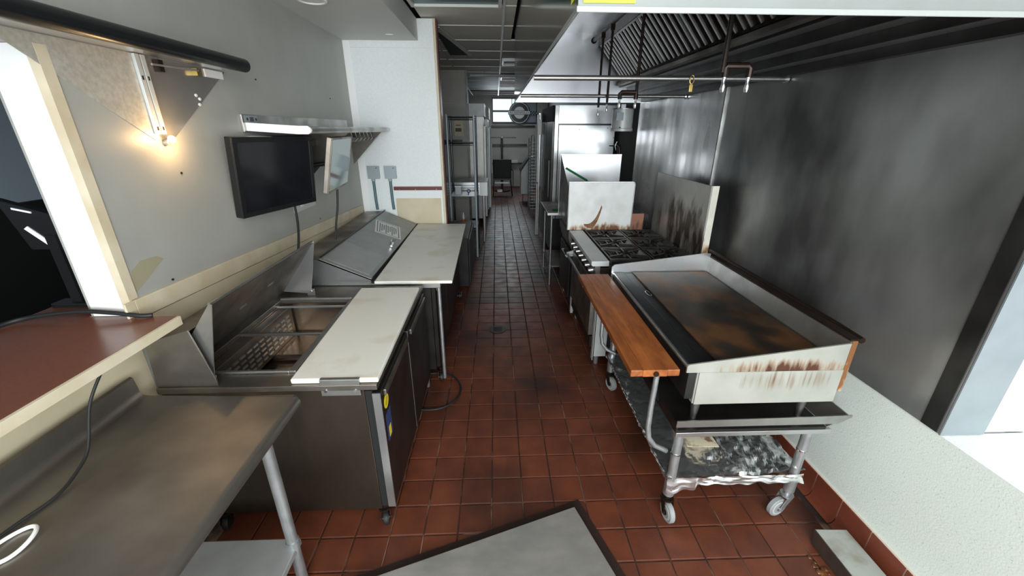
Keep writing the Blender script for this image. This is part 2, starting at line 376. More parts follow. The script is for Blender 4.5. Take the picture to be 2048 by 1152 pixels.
for nm, x0, lab in (('l', -1.334, 'grey electrical box with conduit nearest the left wall corner'), ('r', -1.160, 'grey electrical box with conduit nearest the red strip')):
    e = thing('electrical_box', lab, 'electrical box', (x0+.06, 4.41, .98), 'electrical boxes on the partition wall')
    box(x0, x0+.115, 4.385, 4.4195, 1.325, 1.447).build('housing', 'grey_box', e, bevel=.003)
    box(x0-.003, x0+.118, 4.381, 4.385, 1.322, 1.450).build('cover_plate', 'grey_box', e, bevel=.001)
    B().cyl((x0+.092, 4.381, 1.43), (x0+.092, 4.378, 1.43), .005, 10).build('screw', 'black_iron', e)
    B().cyl((x0+.045, 4.40, 1.322), (x0+.045, 4.40, 1.297), .019, 12).build('connector', 'grey_box', e)
    B().tube([(x0+.045, 4.40, 1.297), (x0+.047, 4.40, 1.10), (x0+.052, 4.40, 1.0)], .014, 12).build('conduit', 'conduit', e, smooth=True)
# soffit, ceiling
SF = st(box(-1.43, -.728, -2.4, 4.418, 2.58, 2.757).build('soffit', 'soffit'))
box(-.726, -.724, -2.4, 4.418, 2.58, 2.757).build('soffit_face', 'soffit', SF)
ld = thing('recessed_downlight', 'round white recessed downlight in the soffit', 'ceiling light', (-1.166, 3.12, 2.57))
B().tube([(-1.166+.085*math.cos(a*math.pi/12), 3.12+.085*math.sin(a*math.pi/12), 2.575) for a in range(24)], .010, 8, close=True).build('trim_ring', 'white_gloss', ld, smooth=True)
B().cyl((-1.166, 3.12, 2.579), (-1.166, 3.12, 2.572), .075, 24).build('lens', 'label_white', ld)
ss = thing('sprinkler_tag', 'tiny white plate on the soffit near its far corner', 'plate', (-.93, 4.15, 2.57))
box(-.955, -.895, 4.14, 4.16, 2.576, 2.5799).build('plate', 'white_gloss', ss)
CE = st(box(-3.2, 1.99, -2.4, 14.1, 2.90, 2.95).build('ceiling', 'ceil_dark'))
grid_y = [-2.4+k*.71 for k in range(0, 24)]
off = 4.018-(-2.4+9*.71)
grid_y = [y+off for y in grid_y]
xg = [-3.1, -1.91, -.70, .08, 1.30]
pm = {}
for j in range(len(grid_y)-1):
    for i in range(4):
        y0, y1 = grid_y[j]+.012, grid_y[j+1]-.012; x0, x1 = xg[i]+.012, xg[i+1]-.012
        if y0 < 4.5 and i < 2: continue
        if i == 3 and y0 < 4.9: x1 = .185
        ym = (y0+y1)/2
        if i == 2 and 3.2 < ym < 4.0: continue        # light fixture
        if i == 2 and y0 < 4.4: pass
        if i == 1 and 5.0 < ym < 5.6: continue        # open black hole by the partition
        if i == 3 and (6.6 < ym < 7.2 or 8.7 < ym < 9.3): continue
        if y1 > 13.9 or (y0 > 8.6 and i < 3) or y0 > 10.5: continue
        z = 2.772+random.uniform(-.001, .001)
        box(x0, x1, y0, y1, z, z+.012).build('ceiling_panel', 'ceil_panel', CE)
gr = B()
for x in (.08, -.70, -1.91, 1.30):
    y0 = -2.4 if x in (.08,) else 4.6
    gr.box(x-.012, x+.012, y0, 13.9, 2.764, 2.770)
for y in grid_y:
    gr.box(-.70 if y < 4.6 else -3.1, .185 if y < 4.9 else 1.6, y-.007, y+.007, 2.765, 2.7705)
gr.build('ceiling_grid', 'ceil_grid', CE)
B().prism([(-.62, 4.75, 2.752), (-.555, 4.75, 2.752), (-.30, 6.45, 2.752), (-.36, 6.45, 2.752)], (0, 0, .008)).build('sagging_tee', 'ceil_grid', CE)
B().prism([(-.62, 4.85, 2.7555), (-.37, 6.4, 2.7555), (-.62, 6.4, 2.7555)], (0, 0, .004)).build('open_bay', 'dark_gap', CE, label='black open bay where a ceiling panel is missing')
lt = thing('ceiling_light', 'unlit recessed ceiling light with grey lens above the aisle', 'ceiling light', (-.3, 3.66, 2.76))
yA, yB = 3.33, 4.0
fr = B(); fr.box(-.69, .06, yB-.03, yB, 2.745, 2.775); fr.box(-.69, .06, yA, yA+.03, 2.745, 2.775); fr.box(-.69, -.66, yA+.03, yB-.03, 2.745, 2.775); fr.box(.03, .06, yA+.03, yB-.03, 2.745, 2.775)
fr.build('frame', 'ceil_grid', lt, bevel=.002); box(-.66, .03, yA+.03, yB-.03, 2.765, 2.772).build('lens', 'conduit', lt)
for k, y in enumerate((6.95, 9.0)):
    o = st(B().box(.10, .62, y-.26, y-.235, 2.73, 2.765).box(.10, .62, y+.235, y+.26, 2.73, 2.765).box(.10, .125, y-.235, y+.235, 2.73, 2.765).build('trim_%d' % (5+k), 'white_gloss'))
sp_ = thing('ceiling_pipe', 'long white pipe crossing under the rear ceiling', 'pipe', (0, 8.1, 2.66))
B().tube([(-.45+1.7*k/10, 8.1, 2.69+.004*math.sin(k)) for k in range(11)], .022, 10).build('pipe', 'white_metal', sp_, smooth=True)
for x in (-.2, .9): B().cyl((x, 8.1, 2.71), (x, 8.1, 2.76), .006, 8).build('hanger', 'galv', sp_)

# far walls
st(box(-3.2, 1.7, 14.0, 14.1, 0, 2.9).build('wall_back', 'rear_grey'))
st(box(-3.2, -3.1, 4.42, 14.1, 0, 2.9).build('wall_left_rear', 'cream'))
cw = st(box(-2.2, -.50, 7.95, 8.1, 0, 2.758).build('wall_stub', 'cream'))
ring = []
for a in range(0, 25):
    an = -math.pi/2*0 - a*math.pi/2/24
    ring.append((-.62-.13+.13*math.cos(an), 7.945, 2.36+.13*math.sin(an)))
B().tube([(-.62, 7.945, 2.755)]+ring+[(-1.3, 7.945, 2.23)], .006, 6).build('duct_outline', 'trim_cream', cw, smooth=True)
B().tube([(x-.12, y, z+.10) for x, y, z in [(-.62, 7.945, 2.655)]+ring+[(-1.2, 7.945, 2.23)]], .006, 6).build('duct_outline', 'trim_cream', cw, smooth=True)
box(-.535, -.497, 7.93, 7.95, 0, 2.757).build('edge_trim', 'hood_dark', cw)
# dining room seen through the opening
st(box(-3.6, -3.5, -2.4, 4.42, 0, 2.9).build('wall_dining', 'blue_grey'))
st(box(-3.5, -3.46, -2.4, 4.40, 0, 1.30).build('trim_7', 'dark_gap'))
st(box(-3.5, XL-.17, -2.4, 4.42, -.06, -.002).build('floor_dining', 'dark_wall'))
st(box(-3.6, XL-.17, -2.4, 4.42, 2.9, 2.95).build('ceiling_dining', 'soffit'))
st(box(-3.6, XL-.17, 4.42, 4.5, 0, 2.9).build('wall_dining_rear', 'dark_wall'))
po = thing('payment_terminal', 'black point of sale terminal half hidden behind the white jamb', 'terminal', (-1.78, 1.66, 1.12))
B().box(-1.83, -1.66, 1.58, 1.645, 1.121, 1.14).build('base', 'black_plastic', po, bevel=.004)
B().box(-1.76, -1.72, 1.60, 1.63, 1.14, 1.42).build('stand', 'black_plastic', po)
B().prism([(-1.84, 1.61, 1.36), (-1.62, 1.61, 1.36), (-1.62, 1.61, 1.47), (-1.90, 1.61, 1.56)], (0, .03, 0)).build('screen_shell', 'black_plastic', po, bevel=.004)
B().prism([(-1.83, 1.606, 1.445), (-1.815, 1.606, 1.455), (-1.745, 1.606, 1.385), (-1.76, 1.606, 1.375)], (0, .004, 0)).build('light_bar', 'sign_white', po)
B().prism([(-1.845, 1.606, 1.52), (-1.78, 1.606, 1.505), (-1.78, 1.606, 1.512), (-1.845, 1.606, 1.527)], (0, .004, 0)).build('logo_strip', 'sign_white', po)

# ------------------------------------------------------------ red-brown counter on the half wall
ct = thing('pass_through_counter', 'red-brown laminate counter with cream edge on the half wall', 'counter', (-1.5, .4, 1.09))
poly = [(-1.262, -.8), (-1.262, 1.485), (XL-.17, 1.485), (XL-.175, 1.65), (-1.84, 1.65), (-1.84, -.8)]
B().prism([(x, y, 1.089) for x, y in poly], (0, 0, .030)).build('core', 'trim_cream', ct)
B().prism([(x, y, 1.119) for x, y in poly], (0, 0, .003)).build('laminate_top', 'laminate', ct)
box(-1.262, -1.250, -.8, 1.487, 1.086, 1.1215).build('edge_band', 'trim_cream', ct, bevel=.001)
cb = B().cable([(-1.80, 1.30, 1.132), (-1.83, 1.38, 1.133), (-1.80, 1.44, 1.137), (-1.70, 1.455, 1.15), (-1.58, 1.46, 1.158), (-1.47, 1.46, 1.15), (-1.385, 1.465, 1.135), (-1.35, 1.48, 1.130)], .0085, 8)
tag(cb.build('counter_cable', 'rubber', smooth=True), 'thick black cable looped on the red-brown counter in front of the jamb', 'cable')

# ------------------------------------------------------------ stainless prep table in the left foreground
pt = thing('steel_work_table', 'long stainless work table with rolled edge in the left foreground', 'table', (-1.08, .5, 0))
top = B(); n = 8
prof = [(-1.405, .93), (-1.395, .935), (-1.385, .93), (-1.380, .885)]
for k in range(5): a = math.pi+k*math.pi/8; prof.append((-1.355+.025*math.cos(a), .875+.025*math.sin(a)))
prof += [(-.790, .850)]
for k in range(1, 8): a = math.pi/2-k*math.pi*1.15/7; prof.append((-.79+.024*math.cos(a), .826+.024*math.sin(a)))
prof += [(-.80, .815), (-.80, .840), (-1.41, .840)]
top.prism([(x, -.45, z-.001) for x, z in prof], (0, 1.80, 0))
top.v = [(v[0], v[1]-(.028 if v[0] > -.795 else 0) if v[1] > 1 else v[1], v[2]) for v in top.v]
top.build('table_top', 'steel_table', pt, smooth=True)
box(-1.38, -.82, 1.335, 1.348, .79, .832).build('end_apron', 'steel_table', pt)
for x, y in ((-.83, 1.16), (-1.34, 1.16), (-.83, -.35), (-1.34, -.35)):
    lg = B().cyl((x, y, .06), (x, y, .831), .021, 16).build('leg', 'galv', pt, smooth=True)
    B().cyl((x, y, 0.002), (x, y, .06), .015, 12, .021).build('foot', 'galv', lg, smooth=True)
    B().cyl((x, y, .245), (x, y, .285), .025, 16).build('collar', 'galv', lg, smooth=True)
    B().cyl((x, y, .80), (x, y, .831), .030, 16).build('socket', 'galv', lg, smooth=True)
box(-1.36, -.815, -.40, 1.19, .225, .255).build('undershelf', 'steel_matte', pt, bevel=.004)
tc = B().cable([(-1.275, 1.16, 1.085), (-1.29, 1.10, 1.0), (-1.26, 1.02, .90), (-1.245, .96, .870), (-1.235, .88, .8555), (-1.25, .80, .8555), (-1.26, .72, .8555), (-1.26, .55, .8555)], .0045, 8)
tag(tc.build('table_cable', 'rubber', smooth=True), 'thin black cable hanging from the counter edge across the steel work table', 'cable')
wc = B().cable([(-1.20+.035*math.cos(a), .735+.05*math.sin(a), .8585+.003*math.sin(2*a)) for a in [k*.35 for k in range(-3, 12)]], .005, 8)
tag(wc.build('cable_loop', 'label_white', smooth=True), 'small loop of white cable on the steel work table', 'cable')

# ------------------------------------------------------------ refrigerated prep table 1 (lid open)
P1 = thing('sandwich_prep_table', 'refrigerated prep table with its lid open and an empty well', 'prep table', (-.96, 2.0, 0), 'refrigerated prep tables')
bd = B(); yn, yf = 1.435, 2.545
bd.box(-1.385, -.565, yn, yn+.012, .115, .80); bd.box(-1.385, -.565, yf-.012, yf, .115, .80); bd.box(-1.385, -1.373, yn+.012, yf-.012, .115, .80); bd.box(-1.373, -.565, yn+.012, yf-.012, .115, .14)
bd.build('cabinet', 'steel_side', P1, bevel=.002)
box(-.60, -.565, yn+.02, yf-.02, .14, .79).build('dark_edging', 'dark_gap', P1)
box(-.564, -.535, yn+.004, yf-.004, .13, .785).build('door_gasket', 'dark_gap', P1)
for k, (a, b) in enumerate(((yn, 1.987), (1.993, yf))):
    d = box(-.534, -.500, a, b, .13, .775).build('door', 'dark_body', P1, bevel=.004)
    box(-.533, -.499, a-.002, a+.004, .13, .775).build('door_edge', 'steel_bright', d)
    box(-.4995, -.486, a+.04, b-.04, .735, .765).build('handle', 'steel_dull', d, bevel=.003)
# deck with opening
dk = B()
dk.box(-1.39, -.505, yn-.012, 1.52, .800, .826); dk.box(-1.39, -.505, 2.345, yf+.01, .800, .826)
dk.box(-.905, -.505, 1.52, 2.345, .800, .826); dk.box(-1.39, -1.335, 1.52, 2.345, .800, .826)
dk.build('deck', 'steel_dull', P1, bevel=.003)
rim = B(); 
rim.box(-1.335, -.905, 1.52, 1.535, .826, .838); rim.box(-1.335, -.905, 2.33, 2.345, .826, .838); rim.box(-.905, -.875, 1.52, 2.345, .826, .838)
rim.build('well_rim', 'steel', P1, bevel=.002)
wl = B(); wl.box(-1.335, -.905, 1.512, 1.52, .56, .80); wl.box(-1.335, -.905, 2.345, 2.353, .56, .80); wl.box(-.905, -.897, 1.52, 2.345, .56, .80); wl.box(-1.343, -1.335, 1.52, 2.345, .56, .80); wl.box(-1.335, -.905, 1.52, 2.345, .55, .56)
wl.build('well', 'well_steel', P1, label='empty stainless well of the prep table')
box(-1.30, -.92, 2.05, 2.33, .561, .60).build('well_step', 'well_steel', P1, bevel=.015)
bk = box(-1.334, -1.28, 1.53, 2.33, .60, .79).build('fan_duct', 'steel_dull', P1, bevel=.003)
for k in range(12):
    y = 1.60+k*.058
    lv = B()
    for j in range(5): lv.box(-1.279, -1.272, y, y+.040, .63+j*.028, .64+j*.028)
    lv.build('louver', 'steel_bright', bk)
box(-1.335, -.905, 1.885, 1.900, .815, .830).build('divider_bar', 'steel_dull', P1, bevel=.002)
box(-1.335, -.905, 2.27, 2.282, .80, .812).build('divider_bar', 'steel_bright', P1, bevel=.002)
# cutting board
B().prism([(-.858, 1.437, .827), (-.500, 1.437, .827), (-.512, 2.47, .827), (-.885, 2.47, .827)], (0, 0, .023)).build('cutting_board', 'board_white', P1, bevel=.006, label='off-white cutting board with yellow-brown stains')
cl = B(); cl.box(-.735, -.575, 1.424, 1.430, .775, .851); cl.box(-.735, -.575, 1.424, 1.442, .8505, .8535)
cl.build('board_clip', 'steel', P1, bevel=.001)
for x in (-.715, -.595): B().cyl((x, 1.4235, .80), (x, 1.419, .80), .007, 10).build('rivet', 'chrome', P1)
box(-.735, -.575, 2.471, 2.483, .80, .853).build('board_clip', 'steel_dull', P1, bevel=.001)
# rear housing
hs = B()
hs.prism([(-1.392, yn, .827), (-1.378, yn, 1.03), (-1.200, yn, 1.082), (-1.150, yn, .862), (-1.150, yn, .827)], (0, .006, 0))
hs.build('housing_end', 'steel_dull', P1, bevel=.001)
hs = B()
hs.prism([(-1.390, yn+.006, .827), (-1.378, yn+.006, 1.028), (-1.235, yn+.006, 1.055), (-1.392, yn+.006, .845)], (0, yf-yn-.006, 0))
hs.build('rear_housing', 'steel_dull', P1, bevel=.001)
# open lid
ld1 = B()
a0, a1 = 1.465, 2.40
Tt, Bb = Vector((-1.112, 0, 1.176)), Vector((-1.352, 0, .858))
nrm = Vector((.8, 0, -.6))*.004
for s_ in (1,):
    ld1.prism([(Tt.x, a0, Tt.z), (Bb.x, a0, Bb.z), (Bb.x+.006, a0, Bb.z-.004), (Tt.x+.006, a0, Tt.z-.004)], (0, a1-a0, 0))
L1 = ld1.build('lid', 'steel_dull', P1, label='open stainless lid leaning back')
B().prism([(-1.112, a0-.004, 1.180), (-1.100, a0-.004, 1.176), (-1.176, a0-.004, .846), (-1.214, a0-.004, 1.045)], (0, .004, 0)).build('cheek', 'steel', L1)
B().prism([(-1.112, a1, 1.180), (-1.100, a1, 1.176), (-1.176, a1, .842), (-1.352, a1, .858)], (0, .004, 0)).build('cheek', 'steel_bright', L1)
B().tube([(-1.112, a0, 1.178), (-1.112, a1, 1.178)], .006, 8).build('hem', 'steel', L1)
for y in (1.452, 2.412):
    pv = B(); pv.box(-1.20, -1.155, y-.010, y-.004, .827, .872); pv.cyl((-1.176, y-.016, .855), (-1.176, y+.016, .855), .008, 10)
    pv.build('pivot_bracket', 'steel', P1)
for y, z in ((1.60, .94), (1.80, 1.02), (2.02, 1.05)):
    t_ = (z-.858)/(1.176-.858); x = -1.352+t_*.24
    B().prism([(x+.008, y, z), (x+.008, y+.05, z), (x-.002, y+.05, z-.014), (x-.002, y, z-.014)], (.002, 0, -.0015)).build('residue', 'steel_bright', L1)
# stickers on the near door
sk = B().prism([(-.4993, 1.50+.034*math.cos(a*math.pi/10), .69+.034*math.sin(a*math.pi/10)) for a in range(20)], (.0006, 0, 0))
so = sk.build('door_sticker', 'label_yellow', P1, label='yellow round sticker')
B().prism([(-.4988, 1.482, .675), (-.4988, 1.49, .675), (-.4988, 1.518, .705), (-.4988, 1.51, .705)], (.0004, 0, 0)).build('sticker_mark', 'label_text', so)
box(-.4998, -.4992, 1.468, 1.54, .49, .635).build('door_sticker', 'label_blue', P1, label='dark blue rectangular sticker')
box(-.4992, -.4988, 1.488, 1.52, .50, .555).build('door_sticker', 'label_yellow', P1, label='small yellow sticker on the blue one')
def caster(parent, x, y, ztop, wr=.045, swivel=0, mt='rubber', wide=.024, name='caster', metal='galv', oy=-.022):
    o = bpy.data.objects.new(name, None); COL.objects.link(o)
    off = Vector((0, 0, 0)); p = parent
    while p is not None: off = off+p.location; p = p.parent
    o.parent = parent; o.location = Vector((x, y, 0))-off; o.empty_display_size = .03
    c, s_ = math.cos(swivel), math.sin(swivel)
    def R(px, py, pz): return (x+px*c-py*s_, y+px*s_+py*c, pz)
    # wheel axis along local x, rolls along local y, trailing offset
    B().tube([R(-wide/2, oy, wr+.001), R(-wide/2+.004, oy, wr+.001), R(wide/2-.004, oy, wr+.001), R(wide/2, oy, wr+.001)], [wr*.92, wr, wr, wr*.92], 28).build('wheel', mt, o, smooth=True)
    B().cyl(R(-wide/2-.004, oy, wr+.001), R(wide/2+.004, oy, wr+.001), wr*.30, 16).build('hub', metal, o, smooth=True)
    B().tube([R(-wide/2-.0015, oy, wr+.001), R(wide/2+.0015, oy, wr+.001)], wr*.74, 24).build('rim', 'white_metal' if wr > .05 else metal, o, smooth=True)
    B().tube([R(-wide/2-.0022, oy, wr+.001), R(wide/2+.0022, oy, wr+.001)], wr*.58, 24).build('rim_recess', 'caster_grey' if wr > .05 else 'rubber', o, smooth=True)
    fk = B()
    for sx_ in (-1, 1):
        q_ = [R(sx_*(wide/2+.008), oy-.010, wr-.008), R(sx_*(wide/2+.008), oy+.010, wr-.008), R(sx_*(wide/2+.008), .022, wr*2+.012), R(sx_*(wide/2+.008), -.022, wr*2+.012)]
        n_ = Vector(R(sx_*.004, 0, 0))-Vector(R(0, 0, 0)); fk.prism(q_, n_)
    fk.cyl(R(0, 0, wr*2+.010), R(0, 0, wr*2+.020), .030, 16)
    fk.cyl(R(0, 0, wr*2+.020), R(0, 0, ztop), .014, 12)
    fk.cyl(R(-wide/2-.016, oy, wr+.001), R(wide/2+.016, oy, wr+.001), .006, 8)
    fk.build('fork', metal, o)
    return o
for x, y in ((-.567, 1.475), (-.567, 2.50), (-1.33, 1.475), (-1.33, 2.50)):
    caster(P1, x, y, .114, .034, .3, 'rubber', metal='pipe_brown')
box(-.575, -.545, 1.452, 1.49, .105, .1145).build('caster_plate', 'pipe_brown', P1)

# ------------------------------------------------------------ prep table 2 (lid closed)
P2 = thing('sandwich_prep_table', 'refrigerated prep table with closed lid and paper notice by the partition wall', 'prep table', (-.9, 3.48, 0), 'refrigerated prep tables')
ya, yb = 2.64, 4.375
box(-1.39, -.47, ya, yb, .115, .79).build('cabinet', 'dark_body', P2, bevel=.003)
for k in range(3):
    a = ya+.01+k*.575; d = box(-.469, -.44, a, a+.565, .13, .775).build('door', 'dark_body', P2, bevel=.003)
    box(-.4395, -.430, a+.04, a+.52, .735, .76).build('handle', 'steel_dull', d, bevel=.002)
box(-1.40, -.395, 2.60, yb+.01, .79, .826).build('deck', 'steel', P2, bevel=.003)
B().prism([(-.835, 2.585, .827), (-.310, 2.585, .827), (-.342, 4.36, .827), (-.865, 4.36, .827)], (0, 0, .022)).build('cutting_board', 'board_white', P2, bevel=.005, label='wide off-white cutting board overhanging the aisle')
pr = [(-1.40, .827), (-1.40, .985), (-1.20, .988), (-.866, .841), (-.866, .827)]
B().prism([(x, 2.62, z) for x, z in pr], (0, .006, 0)).build('housing_end', 'steel_bright', P2)
B().prism([(x, yb-.006, z) for x, z in pr], (0, .006, 0)).build('housing_end', 'steel', P2)
B().prism([(-1.39, 2.626, .830), (-1.398, 2.626, .985), (-1.205, 2.626, .988), (-1.205, 2.626, .83)], (0, yb-.012-2.626, 0)).build('rear_housing', 'steel_dull', P2, bevel=.002)
la, lb = Vector((-1.198, 0, .996)), Vector((-.866, 0, .849))
B().prism([(la.x, 2.635, la.z), (lb.x, 2.635, lb.z), (lb.x, 2.635, lb.z-.004), (la.x, 2.635, la.z-.004)], (0, 1.70, 0)).build('lid', 'lid_steel', P2, bevel=.002, label='closed brushed stainless lid')
B().tube([(-.862, 2.66, .851), (-.862, 4.36, .851)], .005, 8).build('lid_handle_rail', 'dark_gap', P2)
B().tube([(-1.195, 2.66, 1.000), (-1.195, 4.36, 1.000)], .006, 8).build('hinge', 'hood_dark', P2)
def onlid(tu, y, d=.001): p = la.lerp(lb, tu); return (p.x+d*.39, y, p.z+d*.92)
B().add([onlid(.05, 2.68), onlid(.92, 2.68), onlid(.92, 3.12), onlid(.05, 3.12)], [(0, 1, 2, 3)]).build('lid_plate', 'steel_matte', P2, solid=.001)
pa = thing('paper_notice', 'crumpled white paper notice taped on the closed lid', 'notice', (-1.0, 3.85, .93))
def rq(c, w, h_, ang, d=.002):
    out = []
    for a, b in ((-1, -1), (1, -1), (1, 1), (-1, 1)):
        uu = a*w/2*math.cos(ang)-b*h_/2*math.sin(ang); vv = a*w/2*math.sin(ang)+b*h_/2*math.cos(ang)
        out.append(onlid(c[0]+uu/.36, c[1]+vv, d))
    return out
up = (.0006*.39, 0, .0006*.92); C0 = (.50, 3.80); AN = .25
B().prism(rq(C0, .235, .36, AN, .0012), up).build('sheet', 'paper', pa)
def off_(du, dv): return (C0[0]+(du*math.cos(AN)-dv*math.sin(AN))/.36, C0[1]+du*math.sin(AN)+dv*math.cos(AN))
for du, dv, w, h_ in ((-.098, 0, .007, .32), (.098, 0, .007, .32), (0, -.155, .20, .007), (0, .155, .20, .007)):
    B().prism(rq(off_(du, dv), w, h_, AN, .0020), up).build('border_line', 'ink', pa)
for k in range(9):
    B().prism(rq(off_(-.075+k*.0187, .012*(k % 3)-.01), .0075, .25-.05*(k % 3), AN, .0020), up).build('text_line', 'ink', pa)
lt_ = thing('lid_latch', 'small bent chrome handle lying on the closed lid', 'handle', (-.90, 3.45, .88))
B().tube([onlid(.86, 3.42, .011), onlid(.80, 3.47, .015), onlid(.78, 3.52, .013), onlid(.84, 3.56, .011)], .005, 8).build('loop', 'chrome', lt_, smooth=True)
B().tube([onlid(.88, 3.36, .014), onlid(.86, 3.44, .016)], .010, 10).build('grip', 'chrome', lt_, smooth=True)
for x, y in ((-.445, 2.68), (-.445, 4.30), (-1.33, 2.68), (-1.33, 4.30)):
    caster(P2, x, y, .114, .036, .2, metal='pipe_brown')
B().cyl((-.41, 2.625, .05), (-.41, 2.625, .789), .013, 10).build('leg', 'galv', P2, smooth=True)
B().cyl((-.535, 2.585, .003), (-.535, 2.585, .40), .016, 10).build('leg', 'galv', P2, smooth=True)
# undercounter dark unit beyond
U = thing('undercounter_cooler', 'low dark cooler standing past the partition end', 'cooler', (-.6, 4.95, 0))
box(-.95, -.345, 4.60, 5.55, .02, .62).build('cabinet', 'dark_body', U, bevel=.005)
box(-.344, -.325, 4.61, 5.06, .05, .60).build('door', 'dark_body', U, bevel=.003); box(-.344, -.325, 5.08, 5.54, .05, .60).build('door', 'dark_body', U, bevel=.003)
# hose on the floor
hz = [(-.56, 2.74), (-.47, 2.745), (-.36, 2.70), (-.30, 2.60), (-.285, 2.50), (-.315, 2.39), (-.41, 2.31), (-.53, 2.30), (-.64, 2.33)]
tag(B().cable([(x, y, .010) for x, y in hz], .0075, 8).build('floor_cable', 'rubber', smooth=True), 'black cable bent in a half ring on the floor tiles', 'cable')
dr = thing('floor_drain', 'small round rusty drain cover in the middle of the aisle', 'drain', (-.008, 3.50, 0))
B().cyl((-.008, 3.50, .0005), (-.008, 3.50, .004), .082, 28).build('plate', 'pipe_brown', dr)
for k in range(5): box(-.05, .034, 3.455+k*.02, 3.463+k*.02, .004, .0048).build('slot', 'dark_gap', dr)

# ------------------------------------------------------------ things on the left wall
def on(cx, w, h_, M): pass
def panel(root, ctr, yawd, tiltd, w, h_, t, body, face, bez, names=('shell', 'bezel', 'screen')):
    ya_, ti = math.radians(yawd), math.radians(tiltd)
    nn = Vector((math.sin(ya_)*math.cos(ti), -math.cos(ya_)*math.cos(ti), -math.sin(ti))); rr = Vector((math.cos(ya_), math.sin(ya_), 0)); uu = nn.cross(rr)
    M = Matrix((rr, uu, nn)).transposed().to_4x4(); M.translation = Vector(ctr)
    B().box(-w/2, w/2, -h_/2, h_/2, -t, -.003).xf(M).build(names[0], body, root, bevel=.004)
    fb = B(); fb.box(-w/2, w/2, h_/2-bez, h_/2, -.003, .003); fb.box(-w/2, w/2, -h_/2, -h_/2+bez, -.003, .003); fb.box(-w/2, -w/2+bez, -h_/2+bez, h_/2-bez, -.003, .003); fb.box(w/2-bez, w/2, -h_/2+bez, h_/2-bez, -.003, .003)
    fb.xf(M).build(names[1], body, root, bevel=.002)
    B().box(-w/2+bez, w/2-bez, -h_/2+bez, h_/2-bez, -.003, 0).xf(M).build(names[2], face, root)
    return M
tv = thing('wall_monitor', 'black flat screen tilted down from the left wall', 'monitor', (-1.35, 2.5, 1.55))
M = panel(tv, (-1.287, 2.53, 1.557), 74.9, 6.2, .600, .421, .045, 'black_plastic', 'screen_black', .028)
B().box(-.16, .16, -.10, .10, -.075, -.046).xf(M).build('rear_cover', 'black_plastic', tv, bevel=.01)
ma = B().tube([tuple(M @ Vector((-.05, 0, -.075))), (-1.40, 2.46, 1.56)], .018, 10); ma.box(XL+.001, XL+.02, 2.36, 2.52, 1.44, 1.68)
ma.build('mount_arm', 'black_plastic', tv)
tag(B().cable([(-1.30, 2.66, 1.36), (-1.31, 2.68, 1.24), (-1.335, 2.70, 1.12), (-1.36, 2.70, 1.03), (-1.405, 2.70, 1.00)], .008, 8).build('monitor_cable', 'rubber', smooth=True), 'black cable hanging below the large black flat screen', 'cable')
m2 = thing('wall_monitor', 'glossy silver-framed screen reflecting the wall, beneath the wall shelf', 'monitor', (-1.2, 3.1, 1.5))
M2 = panel(m2, (-1.154, 3.175, 1.569), 96.7, 12.6, .62, .373, .035, 'steel_dull', 'screen_grey', .014)
B().tube([tuple(M2 @ Vector((0, 0, -.036))), (-1.40, 3.14, 1.55)], .016, 10).build('mount_arm', 'black_plastic', m2)
box(XL+.001, -1.405, 3.05, 3.24, 1.46, 1.64).build('wall_plate', 'black_plastic', m2)
tag(B().cable([(-1.20, 3.15, 1.385), (-1.215, 3.14, 1.25), (-1.24, 3.13, 1.13), (-1.26, 3.12, 1.003)], .008, 8).build('monitor_cable', 'rubber', smooth=True), 'black cable hanging below the silver-framed screen', 'cable')

# wall shelf 1 (upper left)
s1 = thing('wall_shelf', 'long stainless shelf with a dark rolled front edge, upper left', 'shelf', (-1.36, 1.1, 2.08))
box(XL+.002, -1.27, -.6, 2.40, 2.086, 2.096).build('board', 'hood_steel', s1)
B().cyl((-1.255, -.6, 2.100), (-1.255, 2.33, 2.100), .031, 20).build('rolled_edge', 'bar_dark', s1, smooth=True)
B().ball((-1.255, 2.33, 2.100), .031).build('edge_cap', 'bar_dark', s1, smooth=True)
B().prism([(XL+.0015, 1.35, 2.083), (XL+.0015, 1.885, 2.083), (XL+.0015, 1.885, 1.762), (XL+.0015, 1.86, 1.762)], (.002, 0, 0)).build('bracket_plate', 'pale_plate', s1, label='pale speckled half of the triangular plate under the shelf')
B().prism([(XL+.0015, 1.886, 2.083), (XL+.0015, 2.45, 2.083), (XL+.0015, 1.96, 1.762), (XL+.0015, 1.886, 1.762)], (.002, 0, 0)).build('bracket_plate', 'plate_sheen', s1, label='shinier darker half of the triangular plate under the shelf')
for y in (1.872, 1.902):
    c_ = B().box(XL+.004, XL+.016, y-.011, y+.011, 1.785, 2.083).build('upright_channel', 'white_metal', s1, bevel=.001)
    for k in range(2): box(XL+.0155, XL+.0168, y-.004, y+.004, 1.80+k*.19, 1.815+k*.19).build('slot', 'dark_gap', c_)
rd = B().tube([(XL+.03, 1.92, 2.052), (XL+.03, 2.20, 2.062)], .004, 8)
rd.build('rod', 'galv', s1); box(XL+.004, XL+.03, 1.96, 1.985, 2.03, 2.075).build('clip', 'pipe_brown', s1); box(XL+.004, XL+.03, 2.19, 2.21, 2.04, 2.07).build('clip', 'brass', s1)
box(XL+.004, XL+.01, 2.28, 2.42, 2.045, 2.08).build('end_plate', 'white_gloss', s1)
for y, z in ((2.18, 1.955), (2.20, 1.94), (2.19, 1.915)): B().cyl((XL+.0035, y, z), (XL+.007, y, z), .007, 8).build('screw', 'white_gloss', s1)
bl = thing('wall_lamp', 'tiny glowing warm lamp at the bottom of the triangular bracket plate', 'lamp', (XL+.02, 1.90, 1.74))
B().cyl((XL+.001, 1.905, 1.752), (XL+.02, 1.905, 1.752), .012, 12).build('socket', 'galv', bl)
